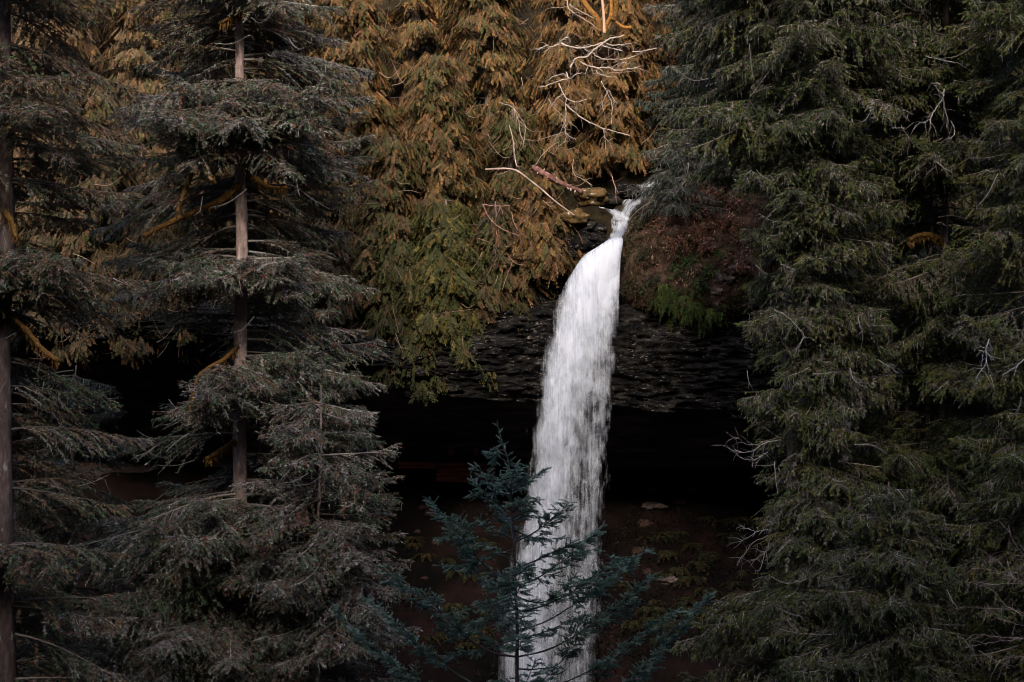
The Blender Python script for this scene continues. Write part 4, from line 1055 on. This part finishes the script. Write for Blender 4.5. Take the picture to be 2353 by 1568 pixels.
FALL = [(546, 1402, 1432), (558, 1388, 1431), (570, 1370, 1429), (584, 1347, 1426), (600, 1334, 1424), (650, 1305, 1421), (700, 1284, 1419), (750, 1267, 1417), (800, 1250, 1415), (850, 1234, 1413), (900, 1222, 1411), (950, 1213, 1408), (1000, 1207, 1404),
        (1050, 1202, 1401), (1100, 1196, 1398), (1150, 1190, 1394), (1200, 1180, 1390), (1300, 1160, 1386), (1400, 1148, 1382), (1500, 1140, 1374), (1650, 1128, 1366), (1900, 1110, 1350)]
def fall_cover(u, v, k):
    py = 546 + (1900 - 546) * v
    ctr = np.interp(py, [570, 700, 800, 900, 1000, 1200, 1400, 1900], [0.55, 0.47, 0.43, 0.41, 0.39, 0.36, 0.32, 0.32])
    wid = np.interp(py, [570, 650, 720, 800, 900, 1000, 1300, 1900], [0.7, 0.5, 0.36, 0.28, 0.23, 0.21, 0.22, 0.28])
    core = np.exp(-np.abs((u - ctr) / wid) ** 2.2)
    edge = np.clip(u / 0.27, 0, 1) ** 0.75 * np.clip((1 - u) / 0.15, 0, 1) ** 0.75
    c = -0.30 + 0.62 * core + 0.10 * np.clip((u - 0.6) * 4, 0, 1)
    c = c + np.interp(py, [570, 640, 760, 900], [0.5, 0.4, 0.12, 0.0])
    c = c - (0.1 if k in (0, 2) else 0.0) + 0.05 * np.clip((py - 1050) / 250, 0, 1) * np.clip((u - 0.4) * 4, 0, 1) - 0.05 * np.clip((py - 760) / 300, 0, 1) + 0.10 * np.clip((py - 700) / 200, 0, 1) * np.clip((u - 0.5) * 4, 0, 1)
    c = c - 0.9 * np.clip(1 - (py - 546) / 14, 0, 1)
    return c - 0.55 * (1 - edge)
fall = ribbon("waterfall", FALL, lambda v: 98.3 - 3.9 * np.clip(v, 0, 1) ** 0.42, fall_cover, 4, None, 0.7, 44, 260, 1)
tag(fall, kind="structure")

# stream above the lip, following the hill: the main cascade and a side arm
VS, FS, US, CS = [], [], [], []
nn = 0
for st in ([((1512, 424), 36), ((1486, 448), 62), ((1458, 472), 66), ((1438, 496), 56), ((1426, 520), 44), ((1422, 545), 36), ((1412, 572), 42)],
           [((1378, 486), 18), ((1398, 494), 34), ((1418, 504), 40), ((1430, 522), 34)]):
    cl = [hit(a, b) for (a, b), w_ in st]
    C_ = resample(cl, 70); W_ = np.interp(np.linspace(0, 1, 70), np.linspace(0, 1, len(st)), [w_ * S * 100 for _, w_ in st])
    u = np.linspace(-0.5, 0.5, 16)
    sd = nrm(np.cross(np.gradient(C_, axis=0), np.array([0, -0.6, 0.8])))
    Pq = C_[:, None, :] + sd[:, None, :] * (u[None, :, None] * W_[:, None, None])
    Pq[..., 1] -= 0.45; Pq[..., 2] += 0.3
    Pq += 0.13 * vnoise(Pq * 2.6, 8)[..., None] * np.array([0.5, 1, 1])
    idx = np.arange(70 * 16).reshape(70, 16) + nn
    FS.append(np.stack([idx[:-1, :-1], idx[:-1, 1:], idx[1:, 1:], idx[1:, :-1]], -1).reshape(-1, 4)); VS.append(Pq.reshape(-1, 3)); nn += 70 * 16
    dist = np.r_[0, np.cumsum(np.linalg.norm(np.diff(C_, axis=0), axis=1))]
    US.append(np.stack([u[None] * W_[:, None] * 1.3 + nn, np.broadcast_to(dist[:, None] * 1.8, (70, 16))], -1).reshape(-1, 2))
    CS.append(np.broadcast_to((0.28 - 2.4 * np.abs(u) ** 2)[None] + 0.25 * vnoise(np.stack([dist * 1.5, 0 * dist, 0 * dist], -1), 4)[:, None], (70, 16)).ravel())
G = Geo(); G.add(np.concatenate(VS), np.ones(3), f4=np.concatenate(FS))
so = G.build("stream", M["water"], None, True); tag(so, kind="structure")
me = so.data; uvl = me.uv_layers.new(name="flow")
li = np.zeros(len(me.loops), np.int32); me.loops.foreach_get("vertex_index", li)
uvl.data.foreach_set("uv", np.concatenate(US)[li].astype(np.float32).ravel())
a = me.attributes.new("cover", 'FLOAT', 'POINT')
a.data.foreach_set("value", np.concatenate(CS).astype(np.float32))

# ------------------------------------------------------------------ stones, ferns, railing
def stone(name, c, r, mat, label, group, seed, flat=0.7):
    me = bpy.data.meshes.new(name)
    n, m = 44, 26
    th, ph = np.meshgrid(np.linspace(0, 2 * np.pi, n, endpoint=False), np.linspace(0.02, np.pi - 0.02, m))
    d = np.stack([np.cos(th) * np.sin(ph), np.sin(th) * np.sin(ph), np.cos(ph)], -1)
    rr = 1 + 0.55 * fbm(d * 1.6 + seed * 3.3, 5, seed)
    P_ = d * rr[..., None] * r * np.array([1.25, 0.9, flat]) + np.asarray(c)
    idx = np.arange(n * m).reshape(m, n)
    f = np.stack([idx[:-1], np.roll(idx[:-1], -1, 1), np.roll(idx[1:], -1, 1), idx[1:]], -1).reshape(-1, 4)
    G = Geo(); G.add(P_.reshape(-1, 3), np.ones(3), f4=f)
    o = G.build(name, mat, None, False)
    # origin at the stone's foot
    o.location = tuple(float(v) for v in c)
    co = (P_.reshape(-1, 3) - np.asarray(c)).astype(np.float32); o.data.vertices.foreach_set("co", co.ravel()); o.data.update()
    return tag(o, label, "boulder", group)
stone("boulder", at(1358, 452, 98.6), 0.75, M["boulder"], "mossy boulder with pale flecks at the foot of the reddish log", None, 3)
stone("boulder", at(1320, 500, 98.3), 0.6, M["boulder"], "low mossy boulder under the end of the thin pale branch", None, 5)
stone("boulder", at(1362, 552, 98.7), 0.6, M["rock"], "black wet boulder between the stream's bend and the waterfall's lip", None, 9, 0.8)
stone("boulder", at(1330, 560, 98.8), 0.8, M["rock"], "black wet boulder at the upper left of the waterfall's lip", None, 11, 0.9)
for i, (px, py, Y, r, lab) in enumerate([(1372, 528, 98.9, 0.42, "jagged dark stone against the left bank of the stream"), (1345, 520, 98.8, 0.5, "dark stone between the mossy boulders and the stream"),
                                        (1400, 462, 99.6, 0.5, "dark stone above the bend of the stream"), (1440, 440, 100.2, 0.55, "dark stone behind the head of the stream"), (1310, 580, 98.6, 0.55, "dark stone left of the waterfall's lip, under the golden sprays")]):
    stone("boulder", at(px, py, Y), r, M["rock"], lab, None, 60 + i, 0.85)
def on_ground(px, py):
    for Y in np.arange(80, 110, 0.1):
        p = at(px, py, Y)
        if p[2] <= z_ground(p[0], Y): return p
    return at(px, py, 110)
for i, (px, py, r, lab) in enumerate([(1505, 1165, 0.55, "largest pale stone on the dark slope right of the waterfall"), (1590, 1128, 0.4, "flat pale stone on the dark slope nearest the right spruce"), (1535, 1335, 0.45, "round pale stone low on the slope beside the fir's right branch tips"),
                                     (1500, 1128, 0.3, "small dim stone at the top of the dark slope")]):
    stone("boulder", on_ground(px, py), r, M["palerock"], lab, None, 20 + i, 0.55)

FERN = [(0.055, 0.10, 0.018), (0.04, 0.075, 0.016), (0.085, 0.12, 0.03)]
def fern(c, R, face, label, group, pal=FERN, nf=11, droop=0.9):
    """sword fern: arching fronds of narrow leaflets, one mesh"""
    G = Geo(); c = np.asarray(c, float)
    for i in range(nf):
        az = face + rng.uniform(-1.5, 1.5); d = np.array([math.cos(az), math.sin(az), 0]); l = R * rng.uniform(0.7, 1.2)
        t = np.linspace(0, 1, 24)[:, None]
        P_ = c + l * (d * t + np.array([0, 0, 1.0]) * (0.55 * t - droop * t**2))
        sd = nrm(np.cross(np.gradient(P_, axis=0), np.array([0, 0, 1.0]) + d * 0.6))
        for s in (-1, 1):
            dd = nrm(sd * s + nrm(np.gradient(P_, axis=0)) * 0.4 - np.array([0, 0, 0.15]))
            blades(G, P_[2:], dd[2:], 0.2 * l * np.sin(np.linspace(0.5, 3.0, 22)) + 0.02, 0.05 * l, np.repeat(pick(1, pal, [1] * len(pal), 0.2), 22, 0) * np.exp(rng.normal(0, 0.1, (22, 1))), 0.15)
        rods(G, P_[:-1], P_[1:], 0.006, 0.005, np.array((0.06, 0.05, 0.02)))
    o = G.build("fern", M["cedar"], None)
    co = np.concatenate(G.v) - c.astype(np.float32); o.data.vertices.foreach_set("co", co.ravel()); o.data.update()
    o.location = tuple(float(v) for v in c)
    return tag(o, label, "fern", group)
def bank_pt(px, py):
    x = (px - 1176.5) * S * 96.5; z = (784 - py) * S * 96.5
    i = np.argmin((Pb[..., 0] - x) ** 2 + (Pb[..., 2] - z) ** 2)
    return Pb.reshape(-1, 3)[i]
for i in range(38):
    f = rng.random()
    px = 1512 + 165 * f + rng.normal(0, 14); py = 652 + 92 * f ** 0.6 + rng.normal(0, 18)
    fern(bank_pt(px, min(py, 748)) + np.array([0, -0.15, 0]), rng.uniform(0.4, 0.75), -math.pi / 2, "green sword fern drooping from the mossy bank right of the waterfall", "sword ferns on the mossy bank", [(0.06, 0.11, 0.02), (0.045, 0.08, 0.018), (0.11, 0.14, 0.03)], nf=7, droop=1.7)
for i in range(46):
    px, py = rng.uniform(1440, 1740), rng.uniform(1180, 1480)
    fern(on_ground(px, py), rng.uniform(0.7, 1.1), -math.pi / 2, "dim fern on the dark slope right of the waterfall", "ferns on the shaded slope", [(0.035, 0.036, 0.013), (0.05, 0.036, 0.014), (0.025, 0.03, 0.013)])
for i in range(22):
    px, py = rng.uniform(930, 1130), rng.uniform(1230, 1480)
    fern(on_ground(px, py), rng.uniform(0.7, 1.0), -math.pi / 2, "dim brown-green fern on the slope left of the waterfall", "ferns on the slope left of the water", [(0.05, 0.045, 0.012), (0.05, 0.035, 0.012), (0.03, 0.03, 0.012)])

# low shrubs on the mossy bank: reddish twig tufts
G = Geo()
n = 26000
q = Pb.reshape(-1, 3)
area = RT.reshape(-1) / RT.sum()
ii = rng.choice(len(q), n, p=area)
cl_ = fbm(q[ii] * 1.1 + 5, 3, 91); c2 = fbm(q[ii] * 0.55 + 9, 2, 92)
keep = (cl_ > 0.02) & (RT.reshape(-1)[ii] < 0.98)
ii = ii[keep]; n = len(ii); c2 = c2[keep]
p = q[ii] + rng.normal(0, 0.06, (n, 3))
hz = (p[:, 2] - bank_c[2]) / wz
red = rng.random(n) < np.clip(0.15 + hz * 0.6 + c2 * 1.6, 0.0, 0.85)
cc = np.where(red[:, None], pick(n, [(0.19, 0.09, 0.068), (0.13, 0.08, 0.05), (0.34, 0.24, 0.2)], [4, 4, 1.2], 0.4), pick(n, [(0.035, 0.045, 0.014), (0.05, 0.03, 0.014), (0.08, 0.055, 0.03), (0.05, 0.10, 0.025)], [2, 3, 1, 0.5], 0.35))
d = nrm(np.stack([rng.normal(0, 0.5, n), -0.5 - rng.random(n), rng.normal(-0.5, 0.6, n)], -1))
blades(G, p, d, rng.uniform(0.12, 0.42, n), rng.uniform(0.025, 0.075, n), cc, 0.2)
tag(G.build("undergrowth", M["cedar"], None), kind="stuff")
for i, (px, py, r) in enumerate([(1668, 640, 0.4), (1650, 668, 0.26), (1690, 618, 0.28), (1645, 700, 0.2)]):
    stone("boulder", bank_pt(px, py) + np.array([0, 0.1, 0]), r, M["palerock"], ["largest pale stone showing through the mossy bank", "pale stone just below the bank's largest pale stone", "pale stone just above the bank's largest pale stone", "small pale stone at the foot of the mossy bank"][i], None, 40 + i, 0.9)

G = Geo(); n = 60000
xx = rng.uniform(-30, 28, n); yy = y_lip(xx) + rng.uniform(0.1, 9, n)
p = np.stack([xx, yy, z_hill(xx, yy) + 0.03], -1)
k_ = fbm(p * 0.7, 3, 44) > -0.15
gx_ = (1390 + np.clip(yy - y_lip(xx), 0, 10) * 12 - 1176.5) * S * 98
k_ &= np.abs(xx - gx_) > 0.5
p = p[k_]; n = len(p)
d = nrm(np.stack([rng.normal(0, 0.6, n), -0.7 - rng.random(n), rng.normal(0.2, 0.6, n)], -1))
blades(G, p, d, rng.uniform(0.1, 0.4, n), rng.uniform(0.03, 0.08, n), pick(n, [(0.09, 0.055, 0.02), (0.04, 0.035, 0.014), (0.02, 0.016, 0.012), (0.16, 0.09, 0.06)], [3, 3, 3, 0.7], 0.35), 0.2)
tag(G.build("moss_cover", M["cedar"], None), kind="stuff")
def shrub(c, R, pal, w, label, group, n=420, bare_=0.25):
    G = Geo(); c = np.asarray(c, float)
    k = 46
    d = nrm(np.stack([rng.normal(0, 0.8, k), rng.normal(-0.7, 0.5, k), rng.normal(0.25, 0.6, k)], -1)); l = R * rng.uniform(0.6, 1.15, (k, 1))
    m1 = c + d * l * 0.55 + rng.normal(0, 0.05, (k, 3)); e = c + d * l - np.array([0, 0, 0.35]) * l
    wc = np.array((0.12, 0.075, 0.06)) * np.exp(rng.normal(0, 0.4, (k, 1)))
    rods(G, np.tile(c, (k, 1)), m1, 0.014, 0.01, wc); rods(G, m1, e, 0.01, 0.004, wc)
    i = rng.integers(0, k, n); s = rng.uniform(0.1, 1.05, (n, 1))
    p = m1[i] * (1 - s) + e[i] * s + rng.normal(0, 0.07 * R, (n, 3))
    dd = nrm(d[i] * 0.5 + rng.normal(0, 0.5, (n, 3)) - np.array([0, 0, 0.45]))
    blades(G, p, dd, rng.uniform(0.1, 0.28, n), rng.uniform(0.03, 0.075, n), pick(k, pal, w, 0.3)[i] * np.exp(rng.normal(0, 0.15, (n, 1))), 0.2)
    o = G.build("shrub", M["cedar"], None)
    o.data.vertices.foreach_set("co", (np.concatenate(G.v) - c.astype(np.float32)).ravel()); o.data.update(); o.location = tuple(float(v) for v in c)
    return tag(o, label, "shrub", group)
for px, py in [(1560, 470), (1610, 455), (1660, 450), (1710, 470), (1540, 515), (1590, 520), (1640, 510), (1690, 520), (1735, 540), (1560, 565), (1625, 565), (1700, 580)]:
    shrub(bank_pt(px + rng.normal(0, 8), py + rng.normal(0, 8)), rng.uniform(0.6, 1.0), [(0.22, 0.095, 0.07), (0.15, 0.085, 0.05), (0.34, 0.22, 0.18), (0.09, 0.065, 0.025)], [4, 3, 1.3, 2], "reddish-brown withered shrub on the upper part of the mossy bank", "withered shrubs on the mossy bank")
for px, py in [(1440, 600), (1450, 545), (1485, 505), (1445, 660), (1480, 580), (1500, 640)]:
    shrub(bank_pt(px, py), rng.uniform(0.5, 0.85), [(0.045, 0.055, 0.025), (0.08, 0.07, 0.05), (0.05, 0.035, 0.02)], [3, 2, 2], "dark grey-green shrub on the bank's left edge beside the waterfall", "grey-green shrubs beside the waterfall")
for px, py in [(1590, 600), (1560, 620), (1630, 620), (1665, 575), (1610, 650)]:
    shrub(bank_pt(px, py), rng.uniform(0.35, 0.55), [(0.05, 0.11, 0.025), (0.04, 0.075, 0.02)], [3, 2], "small bright green leafy plant in the middle of the mossy bank", "green plants on the mossy bank", 160)
G = Geo(); n = 42000
xx = rng.uniform(-16, 26, n); yy = rng.uniform(80, 108.5, n)
cl_ = fbm(np.stack([xx * 0.35, yy * 0.35, 0 * xx], -1), 3, 66); k_ = cl_ > -0.05; xx, yy = xx[k_], yy[k_]; n = len(xx)
p = np.stack([xx, yy, z_ground(xx, yy) + 0.02], -1)
d = nrm(np.stack([rng.normal(0, 0.7, n), rng.normal(-0.5, 0.5, n), rng.uniform(0.05, 1.0, n)], -1))
blades(G, p, d, rng.uniform(0.12, 0.5, n), rng.uniform(0.03, 0.10, n), pick(n, [(0.02, 0.013, 0.010), (0.034, 0.016, 0.012), (0.02, 0.02, 0.009), (0.012, 0.010, 0.009)], [3, 1.5, 2, 3], 0.35), 0.2)
tag(G.build("ground_cover", M["cedar"], None), kind="stuff")
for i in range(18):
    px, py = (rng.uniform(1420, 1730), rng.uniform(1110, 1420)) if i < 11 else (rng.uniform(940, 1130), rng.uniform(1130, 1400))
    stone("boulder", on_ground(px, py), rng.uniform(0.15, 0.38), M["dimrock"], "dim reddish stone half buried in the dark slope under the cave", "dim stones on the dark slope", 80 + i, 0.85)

# railing and planks of the path behind the waterfall
rp = at(1070, 1045, 107.8)
rail = thing("guard_rail", (rp[0], 107.8, rp[2] - 0.5), "dark wooden railing on two red posts in the cave left of the waterfall", "railing")
def boxG(c, sx, sy, sz, rot=0.0):
    G = Geo(); b = 0.12 * min(sx, sy, sz)
    v = []
    for z_ in (-1, 1):
        for x_, y_ in ((-1, -1), (1, -1), (1, 1), (-1, 1)):
            v.append((x_ * sx / 2, y_ * sy / 2, z_ * sz / 2))
    v = np.array(v); cr, sr = math.cos(rot), math.sin(rot)
    v = np.stack([v[:, 0] * cr - v[:, 2] * sr, v[:, 1], v[:, 0] * sr + v[:, 2] * cr], -1) + np.asarray(c)
    G.add(v, np.ones(3), f4=[[0, 3, 2, 1], [4, 5, 6, 7], [0, 1, 5, 4], [1, 2, 6, 5], [2, 3, 7, 6], [3, 0, 4, 7]])
    return G
def bevel(o, w=0.02):
    md = o.modifiers.new("bevel", 'BEVEL'); md.width = w; md.segments = 2
    return o
bevel(boxG(at(1065, 1023, 107.8), 75 * S * 108 * 1.2, 0.25, 0.16).build("rail", M["cave"], rail))
for px in (1037, 1093):
    bevel(boxG(at(px, 1034, 107.8), 0.24, 0.22, 0.62).build("post", M["redwood"], rail))
wall = thing("plank_wall", at(1070, 1105, 107), "low retaining wall of dark red horizontal planks in the cave left of the waterfall", "retaining wall")
for i, (x0, x1, py, h) in enumerate([(1003, 1135, 1068, 0.22), (1003, 1140, 1079, 0.24), (1003, 1140, 1090, 0.26), (1003, 1135, 1102, 0.3), (915, 1000, 1066, 0.2), (915, 1000, 1074, 0.16)]):
    c = at((x0 + x1) / 2, py, 107.3 - 0.1 * i)
    bevel(boxG(c, (x1 - x0) * S * 107, 0.35, h, rng.normal(0, 0.006)).build("plank", M["redwood"], wall), 0.04)
